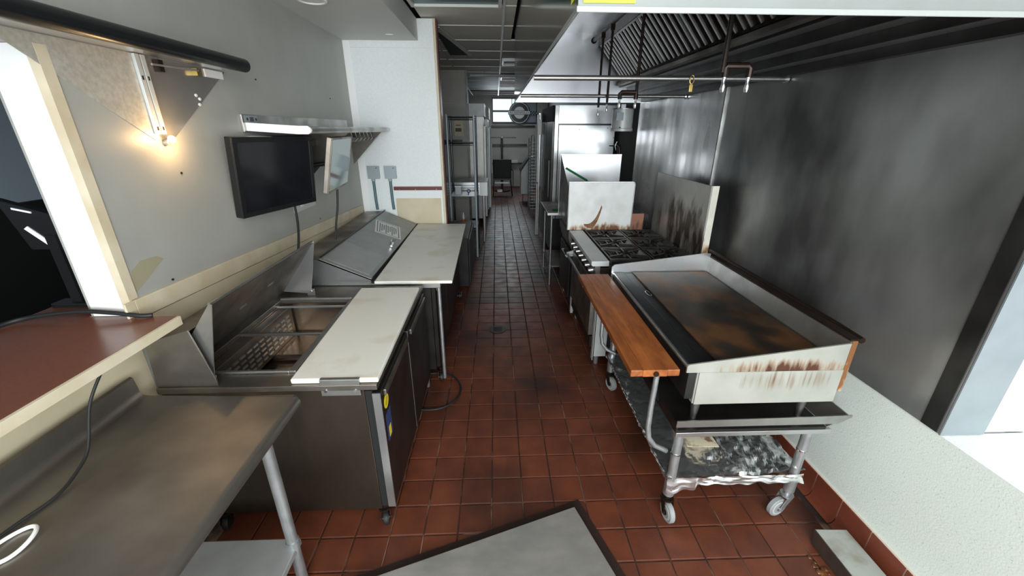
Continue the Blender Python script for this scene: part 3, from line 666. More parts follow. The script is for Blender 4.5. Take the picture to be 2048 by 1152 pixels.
B().ball((XL+.035, 1.905, 1.765), .015).build('bulb', 'bulb', bl, smooth=True)
pl = bpy.data.lights.new('wall_lamp_light', 'POINT'); pl.energy = 2.2; pl.color = (1, .62, .28); pl.shadow_soft_size = .02
plo = bpy.data.objects.new('wall_lamp_light', pl); plo.location = (XL+.085, 1.905, 1.765); COL.objects.link(plo)

# wall shelf 2
s2 = thing('wall_shelf', 'stainless shelf on the left wall above the two screens', 'shelf', (-1.25, 3.4, 1.8))
box(XL+.001, XL+.012, 2.50, 4.21, 1.79, 1.882).build('back_plate', 'steel', s2, bevel=.001)
box(XL+.012, -1.08, 2.53, 4.34, 1.795, 1.803).build('board', 'steel', s2)
B().prism([(XL+.012, 2.53, 1.795), (XL+.012, 2.53, 1.84), (-1.13, 2.53, 1.823), (-1.075, 2.53, 1.823), (-1.06, 2.53, 1.81), (-1.06, 2.53, 1.79), (-1.075, 2.53, 1.778), (-1.13, 2.53, 1.778)], (0, -.008, 0)).build('end_cap', 'white_gloss', s2, bevel=.002)
B().cyl((-1.075, 2.53, 1.800), (-1.075, 4.34, 1.800), .020, 16).build('rolled_edge', 'steel', s2, smooth=True)
for y in (3.30, 4.25):
    B().prism([(XL+.012, y, 1.795), (-1.10, y, 1.795), (XL+.012, y, 1.48)], (0, .008, 0)).build('bracket', 'steel_dull', s2)
box(XL+.012, -1.36, 2.66, 4.30, 1.69, 1.73).build('tool_rail', 'bar_dark', s2)
for k in range(6):
    B().tube([(-1.20, 3.62+k*.11, 1.79), (-1.19, 3.62+k*.11, 1.73), (-1.17, 3.62+k*.11, 1.715), (-1.15, 3.62+k*.11, 1.735)], .005, 8).build('hook', 'chrome', s2, smooth=True)
B().add([(XL+.012, 2.52, 1.863), (XL+.0125, 2.52, 1.863)], [])
lb2 = thing('small_label', 'small grey dial label at the near end of the wall shelf plate', 'label', (XL+.013, 2.56, 1.81))
box(XL+.0125, XL+.0135, 2.525, 2.66, 1.838, 1.878).build('plate', 'grey_box', lb2)
for y in (2.55, 2.64): B().cyl((XL+.0135, y, 1.858), (XL+.0145, y, 1.858), .008, 10).build('mark', 'black_iron', lb2)
box(XL+.0135, XL+.0142, 2.575, 2.615, 1.846, 1.870).build('mark', 'ink', lb2)
oc = thing('outlet_plate', 'dusty grey outlet plate on the wall under the screens', 'outlet', (XL+.01, 2.95, 1.2))
box(XL+.001, XL+.008, 2.90, 3.25, 1.25, 1.42).build('plate', 'soffit', oc, bevel=.002); box(XL+.008, XL+.010, 3.0, 3.04, 1.28, 1.40).build('slot', 'white_gloss', oc)

# ------------------------------------------------------------ griddle cart
C1 = thing('equipment_cart', 'stainless equipment cart on casters under the griddle', 'cart', (1.11, 2.0, 0))
zt = .61
tr = B(); x0, x1, y0, y1 = .785, 1.475, 1.415, 2.60
tr.box(x0, x1, y0, y1, .545, .560)
tr.box(x0, x0+.008, y0, y1, .560, zt-.02); tr.box(x0+.008, x1, y1-.008, y1, .560, zt-.02)
tr.build('shelf_top', 'dark_body', C1)
B().prism([(x0-.002, y0-.004, .578), (1.52, y0-.004, .578), (1.575, y0-.004, .612), (1.575, y0-.004, .622), (x0-.002, y0-.004, .612)], (0, .005, 0)).build('front_lip', 'steel', C1)
B().prism([(1.476, y0, .562), (1.57, y0, .612), (1.575, y0, .612), (1.48, y0, .557)], (0, 1.15, 0)).build('side_flange', 'steel', C1)
fm = B(); fm.box(x0+.005, 1.505, y0, y0+.02, .520, .544); fm.box(x0+.005, 1.46, y1-.02, y1, .520, .544)
fm.build('frame', 'steel_bright', C1, bevel=.002)
for i, (x, y) in enumerate(((.822, 1.445), (1.425, 1.445), (.822, 2.52), (1.425, 2.52))):
    lx = x + (.035 if i == 1 else 0)
    lg = B().cyl((x, y, .215), (x, y, .519), .021, 16).build('leg', 'galv', C1, smooth=True)
    B().cyl((x, y, .150), (x, y, .225), .026, 16).build('lower_socket', 'galv', lg, smooth=True)
    B().cyl((x, y, .40), (x, y, .408), .0235, 16).build('ring', 'chrome', lg, smooth=True)
    cc = caster(C1, x, y, .15, .053, {0: .12, 1: -1.30, 2: .4, 3: .2}[i], 'caster_grey', .026, metal='pipe_brown' if i in (0, 2) else 'galv', oy=-.045 if i == 1 else -.022)
# lower shelf with foil
sh = B().box(.80, 1.455, 1.47, 2.56, .235, .250).build('lower_shelf', 'galv', C1)
fo = B()
def foilf(u_, v_):
    x = .795+.665*u_; y = 1.425+1.14*v_
    nz = noise.noise(Vector((x*7, y*7, 0)))*.7+noise.noise(Vector((x*17+3, y*17, 1)))*.35+noise.noise(Vector((x*40, y*40, 4)))*.12
    amp = .060*(1 if u_ > .35 and v_ < .35 else .35)
    return (x, y, .268+abs(nz)*amp + (.025 if (u_ > .7 and v_ < .25) else 0)*(1-v_*4)*math.sin(u_*9))
fo.grid(foilf, 70, 90)
o = fo.build('aluminium_foil', 'foil'); tag(o, 'crumpled aluminium foil lining the cart lower shelf', 'foil')
# foil skirt at the near edge
def skirt(u_, v_):
    x = .795+.665*u_; z = .268-.045*v_*(1+.8*noise.noise(Vector((x*14, 0, 2)))) - (.03*v_ if u_ < .22 else 0)
    y = 1.425-.006*v_+.010*noise.noise(Vector((x*16, v_*3, 7)))
    return (x, y, z+.004*noise.noise(Vector((x*20, v_*9, 1)))*(v_))
B().grid(skirt, 90, 8).build('foil_skirt', 'foil', o)
def skirt2(u_, v_):
    y = 1.425+1.14*u_; z = .266-.014*v_*(1+.8*noise.noise(Vector((y*14, 5, 2))))
    return (.795-.006*v_+.006*noise.noise(Vector((y*30, v_*5, 3))), y, z)
B().grid(skirt2, 90, 5).build('foil_skirt', 'foil', o)
npn = B().add([(.955, 1.585, .306), (1.115, 1.575, .308), (1.115, 1.78, .309), (.975, 1.79, .306)], [(0, 1, 2, 3)]).build('greasy_paper', 'paper_stain', solid=.002)
tag(npn, 'greasy stained paper sheet lying on the foil', 'paper')
# wooden board on bent brackets
wb = thing('wooden_board', 'orange-brown wooden plank shelf along the griddle front', 'board', (.67, 2.0, .8))
xs_ = [.553, .605, .657, .709, .762]
for k in range(4):
    B().prism([(xs_[k], 1.425, .838), (xs_[k+1], 1.425, .838), (xs_[k+1]+.008, 2.63, .838), (xs_[k]+.008, 2.63, .838)], (0, 0, .032)).build('plank', 'wood', wb, bevel=.004 if k in (0, 3) else .0006)
for y in (1.50, 2.40):
    B().tube([(.70, y, .836), (.70, y-.0, .80), (.693, y-.005, .62), (.692, y-.008, .52), (.702, y-.010, .455), (.735, y-.012, .41), (.797, y-.012, .375)], .0125, 12).build('bracket_pipe', 'galv', wb, smooth=True)
B().tube([(.705, 1.55, .82), (.765, 1.60, .60), (.782, 1.62, .57)], .008, 8).build('brace', 'bar_dark', wb, smooth=True)
B().cyl((.66, 1.423, .852), (.66, 1.419, .852), .012, 12).build('knot', 'pipe_brown', wb)

# griddle
G = thing('flat_top_griddle', 'large flat-top griddle with rusty steel sides on the cart', 'griddle', (1.15, 2.0, .62))
gy0, gy1 = 1.42, 2.60
box(.835, 1.455, gy0, gy1, .700, .862).build('body', 'steel_rust', G, bevel=.002)
box(.800, .8345, gy0+.005, gy1, .72, .86).build('front_panel', 'hood_dark', G, bevel=.003)
box(.925, 1.435, gy0+.012, gy1-.012, .866, .896).build('cooking_plate', 'griddle', G, bevel=.002, label='seasoned brown-black cooking plate')
# trough and front ledge
box(.870, .9245, gy0+.012, gy1-.012, .8625, .888).build('trough', 'griddle_trough', G)
sl = box(.895, .915, 2.18, 2.26, .888, .8886).build('grease_slot', 'dark_gap', G); 
rr_ = B().tube([(.905+.012*math.cos(a), 2.22+.042*math.sin(a), .889) for a in [k*math.pi/8 for k in range(16)]], .002, 6, close=True).build('slot_rim', 'chrome', G)
box(.800, .8695, gy0+.004, gy1-.004, .8625, .892).build('front_ledge', 'griddle_trough', G, bevel=.008)
B().tube([(.797, gy0+.004, .880), (.797, gy1-.004, .880)], .010, 10).build('front_nose', 'steel', G, smooth=True)
# splash guards
pn = [(.783, .862), (.783, .893), (.790, .900), (1.456, .988), (1.456, .862)]
B().prism([(x, gy0-.008, z) for x, z in pn], (0, .0075, 0)).build('near_splash_guard', 'steel_rust', G, label='near splash guard streaked with rust')
pn2 = [(.783, .862), (.783, .930), (.80, .945), (1.40, 1.020), (1.456, 1.020), (1.456, .862)]
B().prism([(x, gy1, z) for x, z in pn2], (0, .008, 0)).build('far_splash_guard', 'steel_bright', G)
B().prism([(1.4365, gy0, .865), (1.4565, gy0, .992), (1.462, gy0, .992), (1.462, gy0, .865)], (0, gy1-gy0, 0)).build('rear_splash_guard', 'steel', G)
box(1.4625, 1.486, gy0-.004, gy1+.004, .75, .996).build('rear_flue', 'flue_end', G, bevel=.002)
box(1.455, 1.500, gy0, gy1, .9965, 1.002).build('rear_rim', 'pipe_brown', G, bevel=.001)
box(.84, 1.46, gy0-.0078, gy0-.0003, .701, .861).build('side_panel', 'steel_drip', G, label='lower side panel with rust drips')
for x in (.90, 1.40):
    for y in (1.50, 2.50):
        B().cyl((x, y, .640), (x, y, .70), .020, 14).build('leg', 'steel', G, smooth=True); B().cyl((x, y, .5605), (x, y, .640), .013, 14, .020).build('foot', 'steel', G, smooth=True)
# wall-side pipe behind griddle
tag(B().tube([(1.525, 1.44, .985), (1.525, 1.60, .992), (1.525, 2.10, .996), (1.525, 2.74, .996)], .014, 8).build('gas_pipe', 'pipe_brown', smooth=True), 'rusty brown gas pipe running behind the griddle', 'pipe')

# ------------------------------------------------------------ six-burner range
R_ = thing('gas_range', 'six-burner gas range with tall stained back riser', 'range', (1.1, 3.28, 0))
ry0, ry1 = 2.815, 3.775
box(.76, 1.495, ry0, ry1, .14, .850).build('body', 'dark_body', R_, bevel=.004)
box(.755, .7595, ry0, ry0+.05, .06, .80).build('front_post', 'white_metal', R_)
box(.735, .7595, ry1-.05, ry1, .06, .80).build('front_post', 'white_metal', R_)
box(.765, .86, ry0-.006, ry0-.0005, .10, .78).build('side_panel', 'white_metal', R_, label='pale side panel edge of the range')
for x, y in ((.80, ry0+.05), (.80, ry1-.05), (1.44, ry0+.05), (1.44, ry1-.05)): B().cyl((x, y, .003), (x, y, .14), .018, 10, .024).build('leg', 'galv', R_, smooth=True)
B().prism([(.690, ry0-.01, .905), (.822, ry0-.01, .905), (.822, ry0-.01, .865), (.70, ry0-.01, .865), (.690, ry0-.01, .875)], (0, ry1-ry0+.02, 0)).build('front_ledge', 'white_metal', R_, bevel=.004, label='pale worn landing ledge in front of the burners')
B().prism([(.72, ry0, .864), (.76, ry0, .864), (.76, ry0, .745), (.735, ry0, .745)], (0, ry1-ry0, 0)).build('control_panel', 'steel_dull', R_)
for k in range(7):
    y = ry0+.10+k*.128
    kn = B().cyl((.730, y, .805), (.695, y, .800), .020, 16, .016).build('knob', 'steel_bright', R_, smooth=True)
    B().cyl((.695, y, .800), (.690, y, .7995), .008, 8).build('knob_cap', 'black_plastic', kn)
dr1 = box(.722, .7595, ry0+.06, ry1-.06, .26, .725).build('oven_door', 'steel_dull', R_, bevel=.004)
B().tube([(.72, ry1-.09, .700), (.675, ry1-.09, .705), (.665, ry1-.12, .700), (.665, ry0+.12, .700), (.675, ry0+.09, .700), (.72, ry0+.09, .700)], .012, 10).build('handle', 'steel_bright', dr1, smooth=True)
for y in (ry0+.075, ry1-.10): B().prism([(.72, y, .68), (.72, y, .735), (.66, y, .715), (.655, y, .67)], (0, .02, 0)).build('handle_bracket', 'white_metal', dr1)
box(.738, .7595, ry0+.06, ry1-.06, .15, .25).build('kick_panel', 'dark_body', R_)
box(.8225, 1.494, ry0+.003, ry1-.003, .8505, .875).build('burner_pan', 'black_iron', R_)
for i in range(2):
    for j in range(3):
        cx, cy_ = .99+i*.325, ry0+.165+j*.315
        bn = B().cyl((cx, cy_, .8755), (cx, cy_, .888), .050, 18).cyl((cx, cy_, .888), (cx, cy_, .896), .032, 18).build('burner', 'black_iron', R_, smooth=True)
        gt = B(); w = .157; hh = .150; z0 = .893; z1 = .913
        gt.box(cx-w, cx+w, cy_-hh, cy_-hh+.012, z0, z1); gt.box(cx-w, cx+w, cy_+hh-.012, cy_+hh, z0, z1)
        gt.box(cx-w, cx-w+.012, cy_-hh+.012, cy_+hh-.012, z0, z1); gt.box(cx+w-.012, cx+w, cy_-hh+.012, cy_+hh-.012, z0, z1)
        gt.box(cx-.006, cx+.006, cy_-hh+.012, cy_-.045, z0, z1+.004); gt.box(cx-.006, cx+.006, cy_+.045, cy_+hh-.012, z0, z1+.004)
        for sx_ in (-1, 1):
            # bow-tie finger bowls
            for sy_ in (-1, 1):
                gt.prism([(cx+sx_*.145, cy_+sy_*.10, z1+.006), (cx+sx_*.145, cy_+sy_*.085, z1+.006), (cx+sx_*.030, cy_+sy_*.022, z1+.006), (cx+sx_*.030, cy_+sy_*.038, z1+.006)], (0, 0, -.022))
            gt.prism([(cx+sx_*.060, cy_-.045, z1+.004), (cx+sx_*.070, cy_-.045, z1+.004), (cx+sx_*.070, cy_+.045, z1+.004), (cx+sx_*.060, cy_+.045, z1+.004)], (0, 0, -.016))
            gt.prism([(cx+sx_*.085, cy_-.055, z0-.004), (cx+sx_*.135, cy_-.085, z1+.002), (cx+sx_*.135, cy_+.085, z1+.002), (cx+sx_*.085, cy_+.055, z0-.004)], (0, 0, .004))
        for sx_ in (-1, 1):
            for sy_ in (-1, 1): gt.cyl((cx+sx_*(w-.01), cy_+sy_*(hh-.01), .8755), (cx+sx_*(w-.01), cy_+sy_*(hh-.01), z0), .006, 8)
        gt.build('grate', 'grate_iron', R_)
rs = B().box(1.497, 1.555, ry0+.01, ry1+.045, .12, .86).build('flue_box', 'dark_body', R_)
B().prism([(1.497, ry0+.01, .862), (1.497, ry0+.01, 1.44), (1.497, ry1+.045, 1.44), (1.497, ry1+.045, .862)], (.010, 0, 0)).build('back_riser', 'riser_steel', R_, label='tall stainless back riser with brown burn streaks')
box(1.508, 1.555, ry0+.01, ry0+.016, .862, 1.44).build('riser_end', 'riser_end', R_, label='rust-stained cream end of the back riser')
box(1.508, 1.555, ry0+.017, ry1+.04, .862, 1.40).build('riser_core', 'hood_dark', R_)
# side shield
sd = thing('side_shield', 'bright white-looking steel shield with a rust arc beside the burners', 'shield', (.98, 3.80, .9))
pq = [(.672, .906), (.672, 1.345), (.680, 1.353)]
pq = [(.672, .906), (.672, 1.353)]
for k in range(6): a = math.pi/2-k*math.pi/2/5; pq.append((1.262+.022*math.cos(a), 1.331+.022*math.sin(a)))
pq += [(1.284, .906)]
B().prism([(x, 3.797, z) for x, z in pq], (0, .006, 0)).build('panel', 'shield_white', sd)
B().tube([(x, 3.800, z) for x, z in pq], .006, 8).build('hemmed_edge', 'steel_bright', sd)
box(1.286, 1.40, 3.79, 3.80, .906, 1.06).build('side_piece', 'side_piece', sd, label='small rust-brown steel piece')
arc = []
for k in range(13):
    t_ = k/12; arc.append((.83+.16*t_, .955-.03*math.sin(t_*2.2)+.20*t_**3, .010+.014*math.sin(math.pi*t_)))
ab = B(); fs = []
vs = []
for x, z, w in arc: vs += [(x-.4*w, 3.7965, z+w), (x+.4*w, 3.7965, z-w)]
ab.add(vs, [(2*i, 2*i+1, 2*i+3, 2*i+2) for i in range(12)]); ab.build('rust_arc', 'arc_rust', sd, label='curved brown burn mark')

# ------------------------------------------------------------ fryer beyond the range
F_ = thing('deep_fryer', 'dark deep fryer with pale steel splash guard, past the range', 'fryer', (1.05, 4.2, 0))
box(.745, 1.45, 3.86, 4.52, .12, .88).build('cabinet', 'dark_body', F_, bevel=.004)
box(.725, .7445, 3.90, 4.48, .16, .66).build('door', 'dark_body', F_, bevel=.004)
B().tube([(.72, 3.95, .60), (.70, 3.95, .60), (.70, 4.20, .60), (.72, 4.20, .60)], .008, 8).build('handle', 'steel', F_)
B().prism([(.745, 3.87, .68), (.735, 3.87, .87), (.700, 3.87, .87), (.705, 3.87, .80), (.735, 3.87, .70)], (0, .60, 0)).build('front_apron', 'steel_dull', F_)
for x, y in ((.79, 3.9), (.79, 4.48), (1.40, 3.9), (1.40, 4.48)): B().cyl((x, y, .002), (x, y, .12), .016, 10).build('leg', 'galv', F_)
box(.700, 1.372, 4.60, 4.608, .90, 1.552).build('splash_panel', 'steel_bright', F_, label='square stainless splash panel')
B().prism([(.702, 4.598, .90), (.702, 3.84, .90), (.702, 3.84, 1.18), (.702, 4.30, 1.40), (.702, 4.598, 1.55)], (.005, 0, 0)).build('side_guard', 'steel', F_)
box(.76, 1.40, 4.0, 4.50, .8805, .884).build('oil_well', 'dark_gap', F_)
bs = thing('fry_basket', 'fryer basket with a long green coated handle', 'basket', (1.0, 4.3, .88))
B().tube([(.705, 4.24, 1.44), (.82, 4.24, 1.375), (.93, 4.24, 1.315)], .011, 8).build('handle', 'green_plastic', bs, smooth=True)
B().tube([(.93, 4.24, 1.315), (1.0, 4.24, 1.28), (1.02, 4.24, 1.0)], .005, 6).build('handle_rod', 'galv', bs)
wk = B()
for k in range(7): wk.tube([(.90+.04*k, 4.12, 1.12), (.90+.04*k, 4.12, .90), (.90+.04*k, 4.40, .90), (.90+.04*k, 4.40, 1.12)], .002, 4)
for z in (.92, .97, 1.02, 1.07, 1.12): wk.tube([(.90, 4.12, z), (1.14, 4.12, z), (1.14, 4.40, z), (.90, 4.40, z)], .002, 4, close=True)
wk.build('wire_mesh', 'galv', bs)
# small steel table with legs
ST = thing('side_table', 'small stainless table with round legs beside the tall steel cabinet', 'table', (1.05, 5.1, 0))
box(.585, 1.50, 4.64, 5.42, .875, .905).build('table_top', 'steel_dull', ST, bevel=.003)
box(.583, .72, 4.634, 4.64, .880, .906).build('front_edge', 'white_gloss', ST)
for x, y in ((.64, 4.69), (.64, 5.36), (1.44, 4.69), (1.44, 5.36)):
    l_ = B().cyl((x, y, .002), (x, y, .874), .014, 12).build('leg', 'steel_bright', ST, smooth=True); B().cyl((x, y, .22), (x, y, .26), .021, 12).build('collar', 'steel_bright', l_)
box(.63, 1.45, 4.68, 5.38, .235, .25).build('undershelf', 'steel_dull', ST)
tp = thing('fry_tongs', 'thin green-handled tongs lying on the small steel table', 'tongs', (.72, 4.8, .9))
B().tube([(.66, 4.80, .912), (.80, 4.84, .914)], .006, 6).build('arm', 'green_plastic', tp); B().tube([(.66, 4.83, .912), (.80, 4.85, .914)], .005, 6).build('arm', 'green_plastic', tp)
# tall stainless cabinet
TC = thing('tall_steel_cabinet', 'tall bright stainless cabinet at the far end of the hood', 'cabinet', (1.2, 6.4, 0))
cb_ = box(.785, 1.60, 5.80, 7.15, .12, 2.10).build('carcass', 'dark_body', TC)
box(.845, 1.60, 5.790, 5.7995, .60, 1.855).build('side_panel', 'steel_bright', TC, bevel=.001, label='bright lower stainless side')
box(.835, 1.60, 5.786, 5.7995, 1.875, 2.10).build('side_panel', 'steel_bright', TC, bevel=.001, label='upper stainless side')
box(.835, 1.60, 5.788, 5.7995, 1.856, 1.874).build('side_seam', 'hood_dark', TC)
box(.784, .834, 5.785, 5.7995, .60, 2.10).build('corner_post', 'steel', TC, bevel=.002)
for x, z in ((1.50, 1.82), (1.58, 1.80), (1.59, 1.70), (1.12, 1.80)): B().cyl((x, 5.79, z), (x, 5.784, z), .008, 10).build('screw', 'steel_dull', TC)
for y0_, y1_ in ((5.81, 6.47), (6.49, 7.14)):
    d = box(.755, .784, y0_, y1_, .16, 1.90).build('door', 'hood_dark', TC, bevel=.004); B().cyl((.735, y0_+.05, .9), (.735, y0_+.05, 1.4), .010, 8).build('handle', 'steel_bright', d)
box(.755, .784, 5.81, 7.14, 1.91, 2.10).build('top_grille', 'dark_gap', TC)
for x, y in ((.82, 5.86), (.82, 7.08), (1.55, 5.86), (1.55, 7.08)): B().cyl((x, y, .002), (x, y, .12), .02, 10).build('leg', 'galv', TC)
dp = thing('door_edge_post', 'narrow bright vertical door edge past the tall steel cabinet', 'door', (.70, 7.25, 0))
box(.690, .715, 7.20, 7.26, .01, .92).build('lower_leaf', 'white_metal', dp, bevel=.003); box(.690, .722, 7.20, 7.26, .94, 2.03).build('upper_leaf', 'white_metal', dp, bevel=.003)
box(.725, .739, 7.20, 7.30, .01, 2.05).build('frame', 'steel_bright', dp)
box(.70, .752, 7.17, 7.195, 1.72, 1.95).build('bracket', 'white_gloss', dp)
# duct collar and gas pipe in the far right corner under the hood
dc = thing('round_canister', 'pale grey round canister on the wall beneath the hood far corner', 'canister', (1.47, 5.02, 1.77))
B().tube([(1.475, 5.06, 1.785), (1.475, 5.06, 1.815), (1.475, 5.06, 1.82), (1.475, 5.06, 2.02)], [.128, .128, .120, .120], 28).build('body', 'white_metal', dc, smooth=True)
B().tube([(1.475, 5.06, 2.021), (1.475, 5.06, 2.03)], [.124, .124], 28).build('rim', 'galv', dc); box(1.37, 1.45, 4.934, 4.94, 1.90, 1.985).build('label', 'grey_box', dc)
B().cyl((1.42, 4.944, 1.825), (1.42, 4.935, 1.825), .009, 8).build('bolt', 'black_iron', dc); box(1.45, 1.50, 5.05, 5.07, 2.03, 2.075).build('strap', 'galv', dc)
gp = thing('gas_riser_pipe', 'vertical dark gas pipe with elbow and valve in the far right corner', 'pipe', (1.60, 5.35, .9))
B().tube([(1.545, 5.30, .93), (1.545, 5.30, 1.55), (1.535, 5.30, 1.60), (1.50, 5.30, 1.625), (1.46, 5.30, 1.625)], .022, 12).build('pipe', 'pipe_dark', gp, smooth=True)
B().tube([(1.51, 5.26, .95), (1.52, 5.26, 1.50)], .010, 8).build('pipe', 'galv', gp); B().tube([(1.40, 5.27, 1.615), (1.49, 5.27, 1.615)], .008, 8).build('valve_lever', 'chrome', gp)
for dx, dz in ((.02, .05), (.015, -.05)): B().tube([(1.475, 5.265, 1.615), (1.475+dx, 5.265, 1.615+dz)], .006, 6).build('valve_fin', 'chrome', gp)

# ------------------------------------------------------------ exhaust hood
H = thing('exhaust_hood', 'long stainless exhaust hood over the cooking line', 'hood', (.93, 3.0, 2.08))
hx0, hx1, hy0, hy1, hz0, hz1 = .205, 1.645, 1.17, 4.85, 2.08, 2.757
box(hx0, hx0+.006, hy0+.006, hy1, hz0, hz1).build('front_skin', 'hood_skin', H)
box(hx0, hx1, hy1-.006, hy1, hz0, hz1).build('far_end_panel', 'hood_steel', H)
box(hx0, hx1, hy0, hy0+.006, hz0, hz1).build('near_end_panel', 'hood_paint', H, label='painted light grey near end panel')
B().box(hx0-.004, hx1, hy0-.006, hy0-.0005, hz0-.004, hz0+.010).build('near_lip', 'lip_grey', H, bevel=.002)
box(hx0-.003, hx0-.0005, hy0, hy1, hz0-.003, hz0+.010).build('front_lip', 'steel_bright', H)
box(hx0+.006, hx1, hy0+.006, hy1-.006, 2.735, 2.745).build('top_panel', 'hood_steel', H)
box(hx0+.001, hx1, hy0-.004, hy0-.001, 2.165, 2.168).build('panel_seam', 'steel_dull', H)
# filters
fb0, ft0 = Vector((1.335, 0, 2.290)), Vector((1.075, 0, 2.600))
nf = 6; fy = [1.25+k*(4.70-1.25)/nf for k in range(nf+1)]
dirv = (ft0-fb0); nv = Vector((-dirv.z, 0, dirv.x)).normalized()
if nv.x > 0: nv = -nv
for k in range(nf):
    a, b = fy[k]+.004, fy[k+1]-.004
    fr = B(); p0, p1 = fb0, ft0
    def slab(bb, u0, u1, ya_, yb_, d0, d1):
        P = fb0.lerp(ft0, u0); Q = fb0.lerp(ft0, u1)
        bb.prism([(P.x+nv.x*d0, ya_, P.z+nv.z*d0), (Q.x+nv.x*d0, ya_, Q.z+nv.z*d0), (Q.x+nv.x*d1, ya_, Q.z+nv.z*d1), (P.x+nv.x*d1, ya_, P.z+nv.z*d1)], (0, yb_-ya_, 0))
    slab(fr, 0, 1, a, b, -.02, -.012)
    slab(fr, 0, .04, a, b, -.012, .006); slab(fr, .96, 1, a, b, -.012, .006); slab(fr, .04, .96, a, a+.014, -.012, .006); slab(fr, .04, .96, b-.014, b, -.012, .006)
    F1 = fr.build('grease_filter', 'filter', H)
    nb = 7
    for q in range(nb):
        y = a+.028+q*(b-a-.056)/(nb-1)
        c = B(); slab(c, .04, .96, y-.016, y+.010, -.010, .002); c.build('baffle', 'filter', F1)
        c = B(); slab(c, .04, .96, y+.010, y+.014, -.010, .008); c.build('baffle_edge', 'filter_edge', F1)
B().prism([(1.345, 1.20, 2.262), (1.345, 1.20, 2.285), (1.30, 1.20, 2.268), (1.295, 1.20, 2.240), (1.335, 1.20, 2.235)], (0, 3.55, 0)).build('grease_trough', 'steel_dull', H)
pls = [(1.346, 2.262), (1.346, 2.225), (1.43, 2.225), (1.43, 2.175), (1.52, 2.175), (1.52, 2.128), (1.60, 2.128), (1.60, 2.085), (1.645, 2.085), (1.645, 2.262)]
B().prism([(x, 1.18, z) for x, z in pls], (0, 3.66, 0)).build('rear_plenum', 'hood_dark', H)
for x0_, x1_, z in ((1.349, 1.429, 2.2235), (1.433, 1.519, 2.1735), (1.523, 1.599, 2.1265)):
    box(x0_, x1_, 1.19, 4.83, z, z+.001).build('plenum_strip', 'steel_bright', H)
box(1.085, 1.64, 1.18, 4.84, 2.612, 2.73).build('plenum_box', 'hood_dark', H)
# tie bars
for y, lab in ((2.49, 'near'), (3.80, 'far')):
    o = B().cyl((hx0+.008, y, 2.072), (1.643, y, 2.072), .014, 14).build('tie_bar', 'steel', H, smooth=True); B().cyl((1.628, y, 2.072), (1.643, y, 2.072), .022, 14).build('flange', 'steel_bright', o)
pk = thing('padlock_tag', 'small brass tag hanging from the nearer bar under the hood', 'tag', (1.09, 2.49, 2.0))
B().tube([(1.09+.012*math.sin(a), 2.472, 2.065+.022*math.cos(a)) for a in [k*math.pi/6 for k in range(12)]], .0025, 6, close=True).build('loop', 'brass', pk); box(1.080, 1.100, 2.468, 2.474, 2.003, 2.042).build('body', 'brass', pk, bevel=.002)
# fire suppression piping
FS = thing('fire_suppression_pipe', 'dark overhead supply pipe inside the hood', 'pipe', (.95, 3, 2.6))
B().cyl((.95, 1.3, 2.62), (.95, 4.45, 2.60), .017, 10).build('pipe', 'pipe_dark', FS, smooth=True); B().ball((.95, 4.45, 2.60), .028).build('elbow', 'pipe_dark', FS, smooth=True)
def drop(y, zb, zt_, label, tee=None):
    d = thing('nozzle_drop_pipe', label, 'pipe', (.95, y, zb), 'fire suppression drops under the hood')
    B().cyl((.95, y, zb+.03), (.95, y, zt_), .0105, 10).build('pipe', 'pipe_dark', d, smooth=True)
    B().cyl((.95, y, zt_-.05), (.95, y, zt_), .018, 10).build('fitting', 'pipe_brown', d, smooth=True)
    heads = [(.95, y)]
    if tee:
        B().tube([(.95+tee[0], y, zb+.012), (.95+tee[0], y, zb+.045), (.95+tee[0]*.9, y, zb+.055), (.95+tee[1]*.9, y, zb+.055), (.95+tee[1], y, zb+.045), (.95+tee[1], y, zb+.012)], .014, 10).build('tee', 'pipe_brown', d, smooth=True)
        heads = [(.95+tee[0], y), (.95+tee[1], y)]
    for x, yy in heads:
        B().tube([(x, yy, zb-.045), (x, yy, zb-.03), (x, yy, zb-.01), (x, yy, zb+.015)], [.007, .011, .007, .009], 10).build('nozzle', 'chrome', d, smooth=True)
drop(1.87, 2.00, 2.60, 'nearest black drop pipe with a brown twin-nozzle tee', (.012, .115))
drop(2.99, 1.985, 2.60, 'middle black drop pipe with an offset elbow to two nozzles', (-.11, 0))
drop(4.07, 1.965, 2.60, 'thin black drop pipe reaching lowest at the hood far end')
drop(3.76, 1.99, 2.60, 'thin black drop pipe just right of the lowest one')
gb = thing('globe_light', 'clear glass globe light tucked inside the hood near lip', 'hood light', (.36, 1.9, 2.6))
B().cyl((.36, 1.75, 2.68), (.36, 1.75, 2.734), .05, 16).build('base', 'steel', gb); B().ball((.36, 1.75, 2.62), .055, 16, 10, 1.2).build('globe', 'steel_mirror', gb, smooth=True)
# yellow labels
yl = thing('warning_label', 'yellow-green label on the near grey end of the hood', 'label', (.29, 1.165, 2.10), 'yellow hood labels')
box(hx0+.012, .345, hy0-.0035, hy0-.0015, 2.096, 2.20).build('sheet', 'yellow_label', yl)
for k in range(5): box(hx0+.020, .335-.01*(k % 2), hy0-.0042, hy0-.0036, 2.132+k*.012, 2.1345+k*.012).build('text_line', 'label_text', yl)
text('text', 'FIRE SYSTEM', .010, 'label_text', yl, frame((.285, hy0-.0044, 2.110), (1, 0, 0), (0, 0, 1)))
yl = thing('warning_label', 'tall yellow-green label on the aisle side of the hood', 'label', (.20, 1.26, 2.10), 'yellow hood labels')
B().prism([(hx0-.002, 1.185, 2.115), (hx0-.002, 1.185, 2.30), (hx0-.002, 1.27, 2.30), (hx0-.002, 1.27, 2.115)], (.001, 0, 0)).build('sheet', 'yellow_label', yl)
